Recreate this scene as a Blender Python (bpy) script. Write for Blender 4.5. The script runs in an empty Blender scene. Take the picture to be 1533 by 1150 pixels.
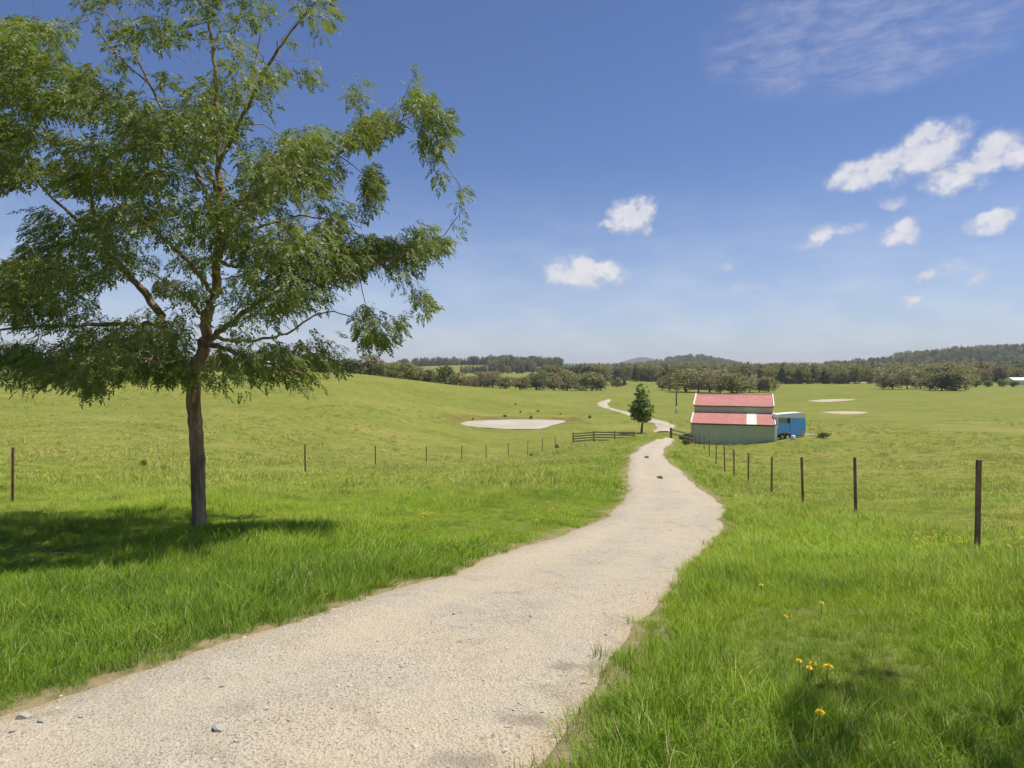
import bpy, bmesh, math, random
import numpy as np
from mathutils import Vector, Matrix
R = math.radians
random.seed(7)
rng = np.random.default_rng(7)
scene = bpy.context.scene
COL = scene.collection

# ------------------------------------------------------------------ camera, sky, sun, exposure
F, CX, HY, EYE = 1022.0, 766.5, 545.0, 2.2      # focal length and horizon of the photograph in its own pixels
cam = bpy.data.cameras.new('camera'); camo = bpy.data.objects.new('camera', cam); COL.objects.link(camo)
cam.lens = 24.0; cam.sensor_width = 36.0; cam.sensor_fit = 'HORIZONTAL'
cam.shift_y = (HY - 575.0) / 1533.0
cam.clip_start = 0.05; cam.clip_end = 40000
camo.location = (0, 0, EYE); camo.rotation_euler = (R(90), 0, 0)
scene.camera = camo

SUN_EL = R(67); SUN_DIR = Vector((0.985 * math.cos(SUN_EL), 0.17 * math.cos(SUN_EL), math.sin(SUN_EL))).normalized()
sun = bpy.data.lights.new('sun', 'SUN'); sun.energy = 3.8; sun.angle = R(0.53); sun.color = (1.0, 0.95, 0.86)
suno = bpy.data.objects.new('sun', sun); COL.objects.link(suno)
suno.rotation_euler = (-SUN_DIR).to_track_quat('-Z', 'Y').to_euler(); suno.location = (20, -10, 50)

scene.view_settings.view_transform = 'Standard'; scene.view_settings.look = 'None'
scene.view_settings.exposure = 0.5; scene.view_settings.gamma = 1.0
scene.cycles.use_denoising = True
scene.cycles.max_bounces = 5; scene.cycles.diffuse_bounces = 4; scene.cycles.glossy_bounces = 2; scene.cycles.transmission_bounces = 2; scene.cycles.transparent_max_bounces = 4
scene.cycles.use_adaptive_sampling = True; scene.cycles.adaptive_threshold = 0.03
scene.cycles.volume_bounces = 0

world = bpy.data.worlds.new('World'); scene.world = world; world.use_nodes = True
wt = world.node_tree; wt.nodes.clear()

class NT:
    """small node helper"""
    def __init__(s, tree): s.t = tree
    def n(s, typ, **kw):
        nd = s.t.nodes.new(typ)
        for k, v in kw.items(): setattr(nd, k, v)
        return nd
    def set(s, sock, v):
        if isinstance(v, bpy.types.NodeSocket): s.t.links.new(v, sock)
        elif v is not None: sock.default_value = v
    def m(s, op, a, b=None, c=None, clamp=False):
        nd = s.n('ShaderNodeMath', operation=op, use_clamp=clamp)
        s.set(nd.inputs[0], a)
        if b is not None: s.set(nd.inputs[1], b)
        if c is not None: s.set(nd.inputs[2], c)
        return nd.outputs[0]
    def v(s, op, a, b=None):
        nd = s.n('ShaderNodeVectorMath', operation=op); s.set(nd.inputs[0], a)
        if b is not None: s.set(nd.inputs[1], b)
        return nd.outputs[0]
    def noise(s, vec, scale, detail=3, rough=0.55, dist=0.0):
        nd = s.n('ShaderNodeTexNoise'); s.set(nd.inputs['Vector'], vec)
        nd.inputs['Scale'].default_value = scale; nd.inputs['Detail'].default_value = detail
        nd.inputs['Roughness'].default_value = rough; nd.inputs['Distortion'].default_value = dist
        return nd.outputs[0]
    def n_vec(s, vec, scale): nd = s.n('ShaderNodeTexNoise'); s.set(nd.inputs['Vector'], vec); nd.inputs['Scale'].default_value = scale; nd.inputs['Detail'].default_value = 4; return nd.outputs[1]
    def mix(s, f, a, b, blend='MIX'):
        nd = s.n('ShaderNodeMix', data_type='RGBA', blend_type=blend)
        s.set(nd.inputs[0], f); s.set(nd.inputs[6], a); s.set(nd.inputs[7], b)
        return nd.outputs[2]
    def ramp(s, f, lo, hi, a=0.0, b=1.0, smooth=True):
        nd = s.n('ShaderNodeMapRange', interpolation_type='SMOOTHSTEP' if smooth else 'LINEAR')
        s.set(nd.inputs[0], f)
        for i, x in ((1, lo), (2, hi), (3, a), (4, b)): s.set(nd.inputs[i], x)
        return nd.outputs[0]

def c4(c): return (c[0], c[1], c[2], 1.0)
def pxdir(px, py):
    d = Vector(((px - CX) / F, 1.0, (HY - py) / F)).normalized()
    return math.atan2(d.x, d.y), math.asin(d.z)

def build_sky():
    k = NT(wt)
    sky = k.n('ShaderNodeTexSky', sky_type='NISHITA'); sky.sun_disc = False
    sky.sun_elevation = SUN_EL; sky.sun_rotation = math.atan2(SUN_DIR.x, SUN_DIR.y)
    sky.altitude = 400; sky.air_density = 1.0; sky.dust_density = 0.35; sky.ozone_density = 2.2
    tc = k.n('ShaderNodeTexCoord'); sep = k.n('ShaderNodeSeparateXYZ'); k.set(sep.inputs[0], tc.outputs['Generated'])
    x, y, z = sep.outputs
    az = k.m('ARCTAN2', x, y); el = k.m('ARCSINE', z)
    cmb = k.n('ShaderNodeCombineXYZ'); k.set(cmb.inputs[0], az); k.set(cmb.inputs[1], el)
    p = cmb.outputs[0]
    n1 = k.noise(p, 26, 6, 0.60); n2 = k.noise(k.v('ADD', p, (3.1, 7.7, 2.0)), 26, 6, 0.60)
    warpx = k.m('MULTIPLY', k.m('SUBTRACT', n1, 0.5), 0.055); warpy = k.m('MULTIPLY', k.m('SUBTRACT', n2, 0.5), 0.035)
    ax = k.m('ADD', az, warpx); ey = k.m('ADD', el, warpy)
    # every cloud: centre and radii in the photograph's pixels (a direction in the sky), tilt, density
    clouds = [(945,322,36,26,-8,1.0),(968,312,22,17,0,1.0),(914,331,24,7,0,.75),(968,340,13,13,0,.6),
              (876,409,62,20,2,1.0),(862,400,36,15,0,1.0),(912,441,16,6,0,.5),
              (1300,258,62,22,-14,.9),(1385,225,70,32,-32,1.0),(1345,240,60,26,-16,.9),(1425,262,50,22,-18,.95),(1480,232,62,28,-22,1.0),(1530,225,40,24,-10,.9),(1272,272,36,15,-10,.75),
              (1330,302,24,9,0,.5),(1225,355,42,15,-20,.7),(1268,342,30,9,-12,.45),(1345,350,38,18,-16,.9),(1488,331,42,15,-18,.9),(1470,275,20,8,-25,.4),
              (1410,405,40,11,-14,.72),(1458,418,24,9,-10,.55),(1364,452,20,10,0,.7),(1112,432,32,10,-4,.55),(1086,404,26,9,-4,.42),(1500,466,22,10,0,.4),(1325,500,22,8,0,.35)]
    tot = None
    for (px, py, rx, ry, ang, den) in clouds:
        a0, e0 = pxdir(px, py); sx = F * (1 + math.tan(a0) ** 2)      # pixels per radian near that direction
        rxx = rx * 1.26 / sx; ryy = ry * 1.28 / (F * (1 + math.tan(a0) ** 2) ** 0.5)
        dx = k.m('SUBTRACT', ax, a0); dy = k.m('SUBTRACT', ey, e0)
        ca, sa = math.cos(R(-ang)), math.sin(R(-ang))
        u = k.m('ADD', k.m('MULTIPLY', dx, ca / rxx), k.m('MULTIPLY', dy, sa / rxx))
        v = k.m('ADD', k.m('MULTIPLY', dx, -sa / ryy), k.m('MULTIPLY', dy, ca / ryy))
        r2 = k.m('ADD', k.m('MULTIPLY', u, u), k.m('MULTIPLY', v, v))
        g = k.m('MULTIPLY', k.m('SUBTRACT', 1.0, r2, clamp=True), den)
        tot = g if tot is None else k.m('MAXIMUM', tot, g)
    n3 = k.noise(p, 38, 6, 0.58)
    den = k.m('MULTIPLY', tot, k.m('SUBTRACT', k.m('MULTIPLY', n3, 2.9), 0.45))
    cumul = k.ramp(den, 0.08, 0.95)
    # thin high cirrus
    a0, e0 = pxdir(1290, 45)
    u = k.m('DIVIDE', k.m('SUBTRACT', ax, a0), 0.225); v = k.m('DIVIDE', k.m('SUBTRACT', ey, e0), 0.085)
    g = k.m('SUBTRACT', 1.0, k.m('ADD', k.m('MULTIPLY', u, u), k.m('MULTIPLY', v, v)), clamp=True)
    mp = k.n('ShaderNodeMapping'); k.set(mp.inputs[0], p); mp.inputs['Rotation'].default_value = (0, 0, R(12)); mp.inputs['Scale'].default_value = (1.0, 2.6, 1)
    cir = k.m('MULTIPLY', k.m('MULTIPLY', k.ramp(g, 0.0, 0.6), k.ramp(k.noise(mp.outputs[0], 15, 8, 0.66, 0.25), 0.30, 0.80)), 0.5)
    # faint milky veil low in the sky
    veil = k.m('MULTIPLY', k.ramp(el, R(17), R(0), 0, 1), k.m('ADD', 0.28, k.m('MULTIPLY', k.ramp(k.noise(mp.outputs[0], 9, 5, 0.6), 0.35, 0.7), 0.26)))
    n4 = k.noise(p, 40, 4, 0.6)
    white = k.mix(k.m('ADD', k.m('MULTIPLY', k.ramp(n4, 0.3, 0.7), .45), k.m('MULTIPLY', k.ramp(cumul, .25, .95), .55)), c4((4.9, 4.95, 5.5)), c4((7.2, 7.0, 7.0)))
    hs = k.n('ShaderNodeHueSaturation'); k.set(hs.inputs['Color'], k.mix(1.0, sky.outputs[0], c4((.60, .665, .87)), 'MULTIPLY')); hs.inputs['Saturation'].default_value = 1.0; hs.inputs['Value'].default_value = 1.0
    c = k.mix(veil, hs.outputs[0], c4((6.0, 6.4, 7.3)))
    c = k.mix(cir, c, c4((4.4, 4.5, 5.8)))
    c = k.mix(k.m('MULTIPLY', cumul, 0.84), c, white)
    bg = k.n('ShaderNodeBackground'); k.set(bg.inputs[0], c); bg.inputs[1].default_value = 0.088
    out = k.n('ShaderNodeOutputWorld'); k.set(out.inputs[0], bg.outputs[0])
build_sky()

# ------------------------------------------------------------------ terrain height
CTRL = []     # x, y, z
def cp(px, py, Y): CTRL.append(((px - CX) / F * Y, Y, EYE - (py - HY) / F * Y))
for x, y, z in [(0,0,0),(-4,0,.05),(-10,0,.3),(5,0,-.05),(12,0,-.3),(0,-10,.5),(0,-40,2),(-50,-40,2.5),(50,-40,0),(-35,0,.6),(35,0,-2),(-70,20,0),(80,20,-4),(0,-200,6),(-200,-100,6),(200,-100,0),(-150,60,0.5),(200,100,-6)]:
    CTRL.append((x, y, z))
for t in [(400,1150,3.7),(795,1150,3.7),(1533,1150,3.7),(0,1072,4.25),(298,798,12.4),(840,790,13.4),(1065,815,12.2),
          (1463,832,10.4),(1281,772,17),(1202,757,20.6),(1155,741,26),(1120,723,33),(1099,713,37),(1085,706,42),(1072,694,50),(1062,683,60),(1050,674,70),
          (990,700,33),(970,680,45),(980,660,60),(1000,656,70),(1003,654,86),(1000,643,103),(960,648,98),
          (880,690,45),(858,664,77),(950,664,75),(19,750,18.5),(457,709,33.7),(562,700,43),(638,694,52),(691,692,58),(728,689,62),(761,686,66),(790,682,70),(832,672,78),(770,650,100),
          (0,556,150),(250,558,150),(450,559,155),(520,560,165),(560,563,175),(620,570,190),(700,578,220),(800,584,300),(880,585,360),
          (100,700,30),(300,640,60),(500,640,75),(300,600,95),(600,610,110),(0,640,50),(700,600,160),(100,600,90),
          (687,634,118),(850,630,124),(770,643,109),(770,627,129),(770,621,136),(800,600,190),(900,608,190),(945,622,140),(970,632,118),(905,600,215),
          (1000,588,320),(1100,588,320),(950,600,240),(1020,610,180),(1040,664,80),(1158,660,79),(1180,657,77),(1235,655,77),
          (1245,600,230),(1265,616,165),(1400,640,95),(1400,700,42),(1533,770,17),(1533,650,80),(1533,600,200),(1300,670,65),(1400,582,330),(1200,577,430),(1533,580,350),(1250,573,520),(1533,850,8.5),(1500,690,45)]:
    cp(*t)
for px, Y, z in [(450,260,-4),(560,280,-6),(620,300,-8),(700,330,-10.5),(0,270,-3),(250,270,-3.5)]: CTRL.append(((px - CX) / F * Y, Y, z))
for a in range(-180, 180, 20):
    for r in (700, 1600, 4000, 9500):
        CTRL.append((r * math.sin(R(a)), r * math.cos(R(a)), -12.5 if abs(a) < 100 else -2))
CTRL = np.array(CTRL)
def warp(x, y):
    r = np.hypot(x, y) + 1e-9; s = 30 * np.log1p(r / 30) / r
    return np.stack([x * s, y * s], -1)
def kern(a, b):
    d2 = ((a[:, None, :] - b[None, :, :]) ** 2).sum(-1); return 0.5 * d2 * np.log(d2 + 1e-12)
CW = warp(CTRL[:, 0], CTRL[:, 1]); nC = len(CW)
A = np.zeros((nC + 3, nC + 3)); A[:nC, :nC] = kern(CW, CW) + np.eye(nC) * 0.6
A[:nC, nC] = 1; A[:nC, nC + 1:] = CW; A[nC:, :nC] = A[:nC, nC:].T
WTS = np.linalg.solve(A, np.concatenate([CTRL[:, 2], np.zeros(3)]))
HILLS = [(1010, 1500, 26, 270, 260), (1380, 1600, 33, 300, 300), (1800, 1500, 30, 400, 300), (-60, 1300, 12, 170, 180), (-420, 1250, 8, 240, 150), (545, 2050, 29, 110, 180), (350, 2100, 9, 260, 160), (1124, 6000, 62, 160, 500), (1330, 6200, 30, 260, 500), (2900, 7000, 30, 420, 500), (3700, 7200, 34, 500, 500), (-900, 5000, 25, 900, 600), (600, 7500, 22, 1600, 500)]
_s = np.random.default_rng(3); SW = [(_s.uniform(0, 6.28), _s.uniform(.25, 3.2), _s.uniform(0, 6.28)) for _ in range(16)]
def fbm(x, y, f=1.0):
    t = 0
    for a, k, p in SW: t = t + np.sin((x * math.cos(a) + y * math.sin(a)) * k * f * 2 + p) / (0.6 + k)
    return t / 4.0
def H(x, y):
    x = np.atleast_1d(np.asarray(x, float)); y = np.atleast_1d(np.asarray(y, float)); sh = x.shape; x = x.ravel(); y = y.ravel()
    out = np.empty_like(x)
    for i in range(0, len(x), 20000):
        w = warp(x[i:i + 20000], y[i:i + 20000])
        out[i:i + 20000] = kern(w, CW) @ WTS[:nC] + WTS[nC] + w @ WTS[nC + 1:]
    for (hx, hy, h, sx, sy) in HILLS: out += h * np.exp(-((x - hx) / sx) ** 2 - ((y - hy) / sy) ** 2)
    r = np.hypot(x, y); out += 0.035 * fbm(x, y) * np.clip(1.4 - r / 60, 0, 1) + 0.12 * fbm(x, y, .07) * np.clip(r / 40, 0, 1)
    return out.reshape(sh)
def h1(x, y): return float(H(x, y)[0])
_YS = np.exp(np.linspace(math.log(2.0), math.log(8000), 1500))
def place(px, py, maxY=8000):
    """where the sight line of that pixel meets the ground"""
    u, w = (px - CX) / F, (HY - py) / F
    g = EYE + w * _YS - H(u * _YS, _YS)
    i = np.nonzero((g < 0) & (_YS < maxY))[0]
    if len(i) == 0: i = [int(np.argmin(g[_YS < maxY]))]
    j = i[0]
    if j == 0: Y = _YS[0]
    else:
        a, b = g[j - 1], g[j]; t = min(1, max(0, a / (a - b))) if a != b else 0; Y = _YS[j - 1] + t * (_YS[j] - _YS[j - 1])
    return np.array([u * Y, Y, h1(u * Y, Y)])
def at(px, Y): x = (px - CX) / F * Y; return np.array([x, Y, h1(x, Y)])

# ------------------------------------------------------------------ object helpers
def tag(o, label=None, cat=None, group=None, kind=None):
    if label: o['label'] = label
    if cat: o['category'] = cat
    if group: o['group'] = group
    if kind: o['kind'] = kind
    return o
def empty(name, loc=(0, 0, 0), rz=0.0):
    o = bpy.data.objects.new(name, None); COL.objects.link(o); o.location = loc; o.rotation_euler = (0, 0, rz); o.empty_display_size = .3
    return o
def mesh_from(name, V, Fc, mats, smooth=False, mi=None):
    me = bpy.data.meshes.new(name); me.from_pydata([tuple(map(float, v)) for v in V], [], Fc)
    for m in (mats if isinstance(mats, (list, tuple)) else [mats]): me.materials.append(m)
    if smooth: me.polygons.foreach_set('use_smooth', [True] * len(me.polygons))
    if mi is not None: me.polygons.foreach_set('material_index', mi)
    me.update(); return me
def fast_mesh(name, V, Q, mats, smooth=False):
    """V (n,3), Q (m,k) arrays with k corners a face"""
    V = np.asarray(V, np.float32); Q = np.asarray(Q, np.int32)
    me = bpy.data.meshes.new(name); me.vertices.add(len(V)); me.vertices.foreach_set('co', V.ravel())
    k = Q.shape[1]; me.loops.add(Q.size); me.loops.foreach_set('vertex_index', Q.ravel())
    me.polygons.add(len(Q)); me.polygons.foreach_set('loop_start', np.arange(0, Q.size, k, dtype=np.int32))
    me.polygons.foreach_set('loop_total', np.full(len(Q), k, np.int32))
    for m in (mats if isinstance(mats, (list, tuple)) else [mats]): me.materials.append(m)
    if smooth: me.polygons.foreach_set('use_smooth', np.ones(len(Q), bool))
    me.update(calc_edges=True); me.validate(); return me
def link(name, me, parent=None, loc=None):
    o = bpy.data.objects.new(name, me); COL.objects.link(o)
    if parent is not None: o.parent = parent
    if loc is not None: o.location = loc
    return o
class MB:
    """collects boxes, tubes and strips into one mesh"""
    def __init__(s): s.V = []; s.F = []
    def add(s, V, Fc):
        b = len(s.V); s.V += [tuple(v) for v in V]; s.F += [tuple(b + i for i in f) for f in Fc]
    def box(s, x0, x1, y0, y1, z0, z1, M=None):
        V = [Vector((x, y, z)) for z in (z0, z1) for y in (y0, y1) for x in (x0, x1)]
        if M is not None: V = [M @ v for v in V]
        s.add(V, [(0, 2, 3, 1), (4, 5, 7, 6), (0, 1, 5, 4), (2, 6, 7, 3), (0, 4, 6, 2), (1, 3, 7, 5)])
    def tube(s, pts, rad, n=8, caps=True):
        pts = [Vector(p) for p in pts]; rad = [rad] * len(pts) if isinstance(rad, (int, float)) else rad
        rings = []; up = Vector((0.13, 0.31, 0.94))
        for i, p in enumerate(pts):
            d = (pts[min(i + 1, len(pts) - 1)] - pts[max(i - 1, 0)]).normalized()
            a = d.cross(up)
            if a.length < .1: a = d.cross(Vector((1, 0, 0)))
            a.normalize(); b = d.cross(a).normalized()
            rings.append([p + (a * math.cos(t * 2 * math.pi / n) + b * math.sin(t * 2 * math.pi / n)) * rad[i] for t in range(n)])
        V = [v for r in rings for v in r]
        Fc = [(i * n + j, i * n + (j + 1) % n, (i + 1) * n + (j + 1) % n, (i + 1) * n + j) for i in range(len(pts) - 1) for j in range(n)]
        if caps: Fc += [tuple(range(n - 1, -1, -1)), tuple((len(pts) - 1) * n + j for j in range(n))]
        s.add(V, Fc)
    def build(s, name, mat, parent=None, smooth=False, bevel=0):
        me = mesh_from(name, s.V, s.F, mat, smooth); o = link(name, me, parent)
        if bevel:
            bm = bmesh.new(); bm.from_mesh(me); bmesh.ops.bevel(bm, geom=bm.edges[:], offset=bevel, segments=2, affect='EDGES'); bm.to_mesh(me); bm.free()
        return o
def copy_tree(o, parent=None):
    c = o.copy(); COL.objects.link(c); c.parent = parent
    for ch in o.children: copy_tree(ch, c)
    return c

# ------------------------------------------------------------------ materials
def new_mat(name):
    m = bpy.data.materials.new(name); m.use_nodes = True; t = m.node_tree; t.nodes.clear(); k = NT(t)
    out = k.n('ShaderNodeOutputMaterial'); return m, k, out
def pos(k): return k.n('ShaderNodeNewGeometry').outputs['Position']
def obj_co(k): return k.n('ShaderNodeTexCoord').outputs['Object']
def principled(k, out, col, rough=.6, metal=0.0, bump=None, bstr=.3, bdist=.02, spec=.5):
    p = k.n('ShaderNodeBsdfPrincipled'); k.set(p.inputs['Base Color'], col if isinstance(col, bpy.types.NodeSocket) else c4(col))
    k.set(p.inputs['Roughness'], rough); k.set(p.inputs['Metallic'], metal); p.inputs['Specular IOR Level'].default_value = spec
    if bump is not None:
        b = k.n('ShaderNodeBump'); b.inputs['Strength'].default_value = bstr; b.inputs['Distance'].default_value = bdist
        k.set(b.inputs['Height'], bump); k.set(p.inputs['Normal'], b.outputs[0])
    k.set(out.inputs[0], p.outputs[0]); return p
def noisy(name, a, b, scale=8, rough=.7, metal=0, bstr=.3, bdist=.01, stretch=(1, 1, 1), spec=.4, lo=.35, hi=.65):
    m, k, out = new_mat(name); mp = k.n('ShaderNodeMapping'); k.set(mp.inputs[0], obj_co(k)); mp.inputs['Scale'].default_value = stretch
    n = k.noise(mp.outputs[0], scale, 5, .6); c = k.mix(k.ramp(n, lo, hi), c4(a), c4(b))
    principled(k, out, c, rough, metal, k.noise(mp.outputs[0], scale * 2.5, 4, .6) if bstr else None, bstr, bdist, spec); return m
LUSH_A, LUSH_B = (0.138, 0.222, 0.008), (0.250, 0.335, 0.022)
DRY_A, DRY_B = (0.255, 0.275, 0.058), (0.37, 0.355, 0.110)
def grass_colour(k, lush, p, rnd=None):
    """the same pasture colour for the ground and for the blades that stand on it"""
    n1 = k.noise(p, .22, 4, .6); n2 = k.noise(k.v('ADD', p, (31., 7., 0.)), 1.7, 4, .65)
    t = k.ramp(n2, .3, .7)
    if rnd is not None: t = k.m('ADD', k.m('MULTIPLY', t, .55), k.m('MULTIPLY', rnd, .45))
    a = k.mix(t, c4(LUSH_A), c4(LUSH_B)); b = k.mix(t, c4(DRY_A), c4(DRY_B))
    f = k.m('ADD', lush, k.m('MULTIPLY', k.m('SUBTRACT', n1, .5), 1.1), clamp=True)
    c = k.mix(f, b, a); n4 = k.noise(k.v('ADD', p, (5., 17., 0.)), .75, 5, .68)      # darker, bluer tussocks
    c = k.mix(k.m('MULTIPLY', k.ramp(n4, .47, .66), .55), c, c4((.075, .145, .010)) if rnd is not None else c4((.11, .17, .025)))
    c = k.mix(k.m('MULTIPLY', k.m('SUBTRACT', lush, 1.0, clamp=True), 2.2, clamp=True), c, k.mix(t, c4((.060, .128, .008)), c4((.150, .235, .016))))
    n6 = k.noise(k.v('MULTIPLY', p, (.5, 1.0, 1.0)), .045, 5, .62)
    return k.mix(k.m('MULTIPLY', k.ramp(n6, .46, .66), .45), c, k.mix(1.0, c, c4((.70, .82, .55)), 'MULTIPLY'))
def mat_pasture():
    m, k, out = new_mat('pasture'); p = pos(k)
    at_ = k.n('ShaderNodeAttribute'); at_.attribute_name = 'lush'
    nr = k.n('ShaderNodeAttribute'); nr.attribute_name = 'near'
    col = grass_colour(k, at_.outputs['Fac'], p)
    col = k.mix(1.0, col, c4((.76, .75, .60)), 'MULTIPLY')
    # fine tussock mottling and weed patches of the paddock
    n3 = k.noise(p, .9, 5, .7); n5 = k.noise(k.v('MULTIPLY', p, (1.0, 1.0, 1.0)), .05, 5, .6); n7 = k.noise(k.v('ADD', p, (77., 3., 0.)), .16, 7, .78)
    col = k.mix(k.m('MULTIPLY', k.ramp(n7, .50, .62), .6), col, k.mix(1.0, col, c4((.62, .72, .50)), 'MULTIPLY')); col = k.mix(k.m('MULTIPLY', k.ramp(n7, .47, .36), .45), col, k.mix(1.0, col, c4((1.30, 1.18, 1.1)), 'MULTIPLY'))
    col = k.mix(k.m('MULTIPLY', k.ramp(n3, .44, .66), .40), col, c4((0.15, 0.18, 0.03)))
    col = k.mix(k.m('MULTIPLY', k.ramp(n5, .5, .72), .35), col, c4((0.36, 0.29, 0.10)))
    soil_shade = k.mix(k.ramp(k.noise(p, 9, 4, .6), .35, .65), c4((0.12, 0.135, 0.03)), c4((0.17, 0.17, 0.05)))  # soil under near blades, with the shade between them in its colour
    col = k.mix(nr.outputs['Fac'], col, soil_shade)
    bp = k.m('ADD', k.noise(p, 2.3, 6, .7), k.noise(p, .35, 3, .6))
    fr = k.n('ShaderNodeAttribute'); fr.attribute_name = 'forest'; col = k.mix(fr.outputs['Fac'], col, k.mix(k.ramp(k.noise(p, .02, 5, .7), .35, .65), c4((0.035, 0.055, 0.022)), c4((0.075, 0.095, 0.035))))
    cl = k.n('ShaderNodeAttribute'); cl.attribute_name = 'clay'; col = k.mix(k.m('MULTIPLY', cl.outputs['Fac'], k.ramp(k.noise(p, .6, 4, .6), .2, .55)), col, c4((0.17, 0.125, 0.045)))
    edge = k.n('ShaderNodeAttribute'); edge.attribute_name = 'edge'
    col = k.mix(k.m('MULTIPLY', edge.outputs['Fac'], k.ramp(k.noise(p, 7, 4, .6), .2, .6)), col, c4((0.29, 0.225, 0.13)))
    principled(k, out, col, .9, 0, bp, .35, .25, .1); return m
def mat_blade(name='grass_blade'):
    m, k, out = new_mat(name); p = pos(k)
    at_ = k.n('ShaderNodeAttribute', attribute_type='INSTANCER'); at_.attribute_name = 'lush'
    bl = k.n('ShaderNodeAttribute'); bl.attribute_name = 'bl'
    col = grass_colour(k, at_.outputs['Fac'], p, bl.outputs['Fac'])
    col = k.mix(k.ramp(bl.outputs['Fac'], .90, .96), col, c4((0.40, 0.34, 0.14)))
    # soft pasture blades: the shading normal leans towards the sky, as a sward of round, bent blades does
    ge = k.n('ShaderNodeNewGeometry'); nn = k.v('NORMALIZE', k.v('ADD', k.v('MULTIPLY', ge.outputs['Normal'], (.55, .55, .55)), (0, 0, .75)))
    p_ = k.n('ShaderNodeBsdfPrincipled'); k.set(p_.inputs['Base Color'], col); p_.inputs['Roughness'].default_value = .55; p_.inputs['Specular IOR Level'].default_value = .12
    k.set(p_.inputs['Normal'], nn)
    tr = k.n('ShaderNodeBsdfTranslucent'); k.set(tr.inputs[0], k.mix(1.0, col, c4((.75, .72, .35)), 'MULTIPLY')); ad = k.n('ShaderNodeAddShader'); k.set(ad.inputs[0], p_.outputs[0]); k.set(ad.inputs[1], tr.outputs[0])
    k.set(out.inputs[0], ad.outputs[0]); return m
def mat_leaf(name, a, b, trans=.35, scale=1.2, third=None):
    m, k, out = new_mat(name); oi = k.n('ShaderNodeObjectInfo'); p = obj_co(k)
    lf = k.n('ShaderNodeAttribute'); lf.attribute_name = 'bl'
    t = k.m('ADD', k.m('MULTIPLY', k.ramp(k.noise(p, scale, 3, .6), .3, .7), .6), k.m('MULTIPLY', lf.outputs['Fac'], .4))
    col = k.mix(t, c4(a), c4(b))
    if third: col = k.mix(k.m('MULTIPLY', oi.outputs['Random'], .75), col, c4(third))
    p_ = k.n('ShaderNodeBsdfPrincipled'); k.set(p_.inputs['Base Color'], col); p_.inputs['Roughness'].default_value = .55; p_.inputs['Specular IOR Level'].default_value = .3
    tr = k.n('ShaderNodeBsdfTranslucent'); k.set(tr.inputs[0], k.mix(1.0, col, c4((1.9 * trans, 1.9 * trans, .8 * trans)), 'MULTIPLY'))
    ad = k.n('ShaderNodeAddShader'); k.set(ad.inputs[0], p_.outputs[0]); k.set(ad.inputs[1], tr.outputs[0])
    k.set(out.inputs[0], ad.outputs[0]); return m
def mat_gravel():
    m, k, out = new_mat('gravel_road'); p = pos(k)
    big = k.noise(p, .55, 5, .6); mid = k.noise(p, 4.5, 6, .7)
    vo = k.n('ShaderNodeTexVoronoi'); k.set(vo.inputs['Vector'], p); vo.inputs['Scale'].default_value = 42
    v2 = k.n('ShaderNodeTexVoronoi'); k.set(v2.inputs['Vector'], p); v2.inputs['Scale'].default_value = 95
    col = k.mix(k.ramp(big, .40, .60), c4((0.55, 0.45, 0.305)), c4((0.46, 0.405, 0.31)))
    col = k.mix(k.m('MULTIPLY', k.ramp(mid, .40, .62), .65), col, c4((0.58, 0.49, 0.355)))
    col = k.mix(k.m('MULTIPLY', k.ramp(k.noise(k.v('ADD', p, (9., 4., 0.)), 2.0, 6, .7), .53, .70), .6), col, c4((0.30, 0.245, 0.175)))
    # single stones lighter, darker and greyer than the clay
    sv = k.n('ShaderNodeSeparateColor'); k.set(sv.inputs[0], v2.outputs['Color'])
    col = k.mix(k.m('MULTIPLY', k.ramp(sv.outputs[0], .74, .92), .75), col, c4((0.17, 0.145, 0.115)))
    col = k.mix(k.m('MULTIPLY', k.ramp(sv.outputs[1], .72, .95), .7), col, c4((0.54, 0.50, 0.43)))
    for sx, sy, rx, ry in DARK_PATCHES:
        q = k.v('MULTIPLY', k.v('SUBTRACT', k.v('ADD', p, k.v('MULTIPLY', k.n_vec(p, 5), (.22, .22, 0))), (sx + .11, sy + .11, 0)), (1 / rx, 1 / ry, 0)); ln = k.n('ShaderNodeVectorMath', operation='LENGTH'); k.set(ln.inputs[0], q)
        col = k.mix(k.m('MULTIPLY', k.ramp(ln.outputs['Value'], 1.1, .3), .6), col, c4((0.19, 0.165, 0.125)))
    edge = k.n('ShaderNodeAttribute'); edge.attribute_name = 'edge'
    ru = k.n('ShaderNodeAttribute'); ru.attribute_name = 'rut'; col = k.mix(k.m('MULTIPLY', ru.outputs['Fac'], k.ramp(k.noise(p, .9, 4, .6), .3, .6, 0, .55)), col, c4((0.56, 0.47, 0.335)))
    col = k.mix(k.m('MULTIPLY', edge.outputs['Fac'], .55), col, c4((0.40, 0.28, 0.14)))
    mp = k.m('ADD', k.m('MULTIPLY', vo.outputs['Distance'], .5), k.m('ADD', k.m('MULTIPLY', v2.outputs['Distance'], .35), k.m('MULTIPLY', mid, 1.3)))
    principled(k, out, col, .9, 0, mp, .75, .035, .2); return m
def mat_corrug(name, a, b, rough=.45):
    m, k, out = new_mat(name); n = k.noise(obj_co(k), .7, 5, .65); mp = k.n('ShaderNodeMapping'); k.set(mp.inputs[0], obj_co(k)); mp.inputs['Scale'].default_value = (3, 1, .3)
    col = k.mix(k.ramp(n, .35, .68), c4(a), c4(b)); col = k.mix(k.m('MULTIPLY', k.ramp(k.noise(mp.outputs[0], 2, 4, .6), .5, .75), .2), col, c4((.3, .25, .2)))
    principled(k, out, col, rough, 0, None, spec=.4); return m
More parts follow.
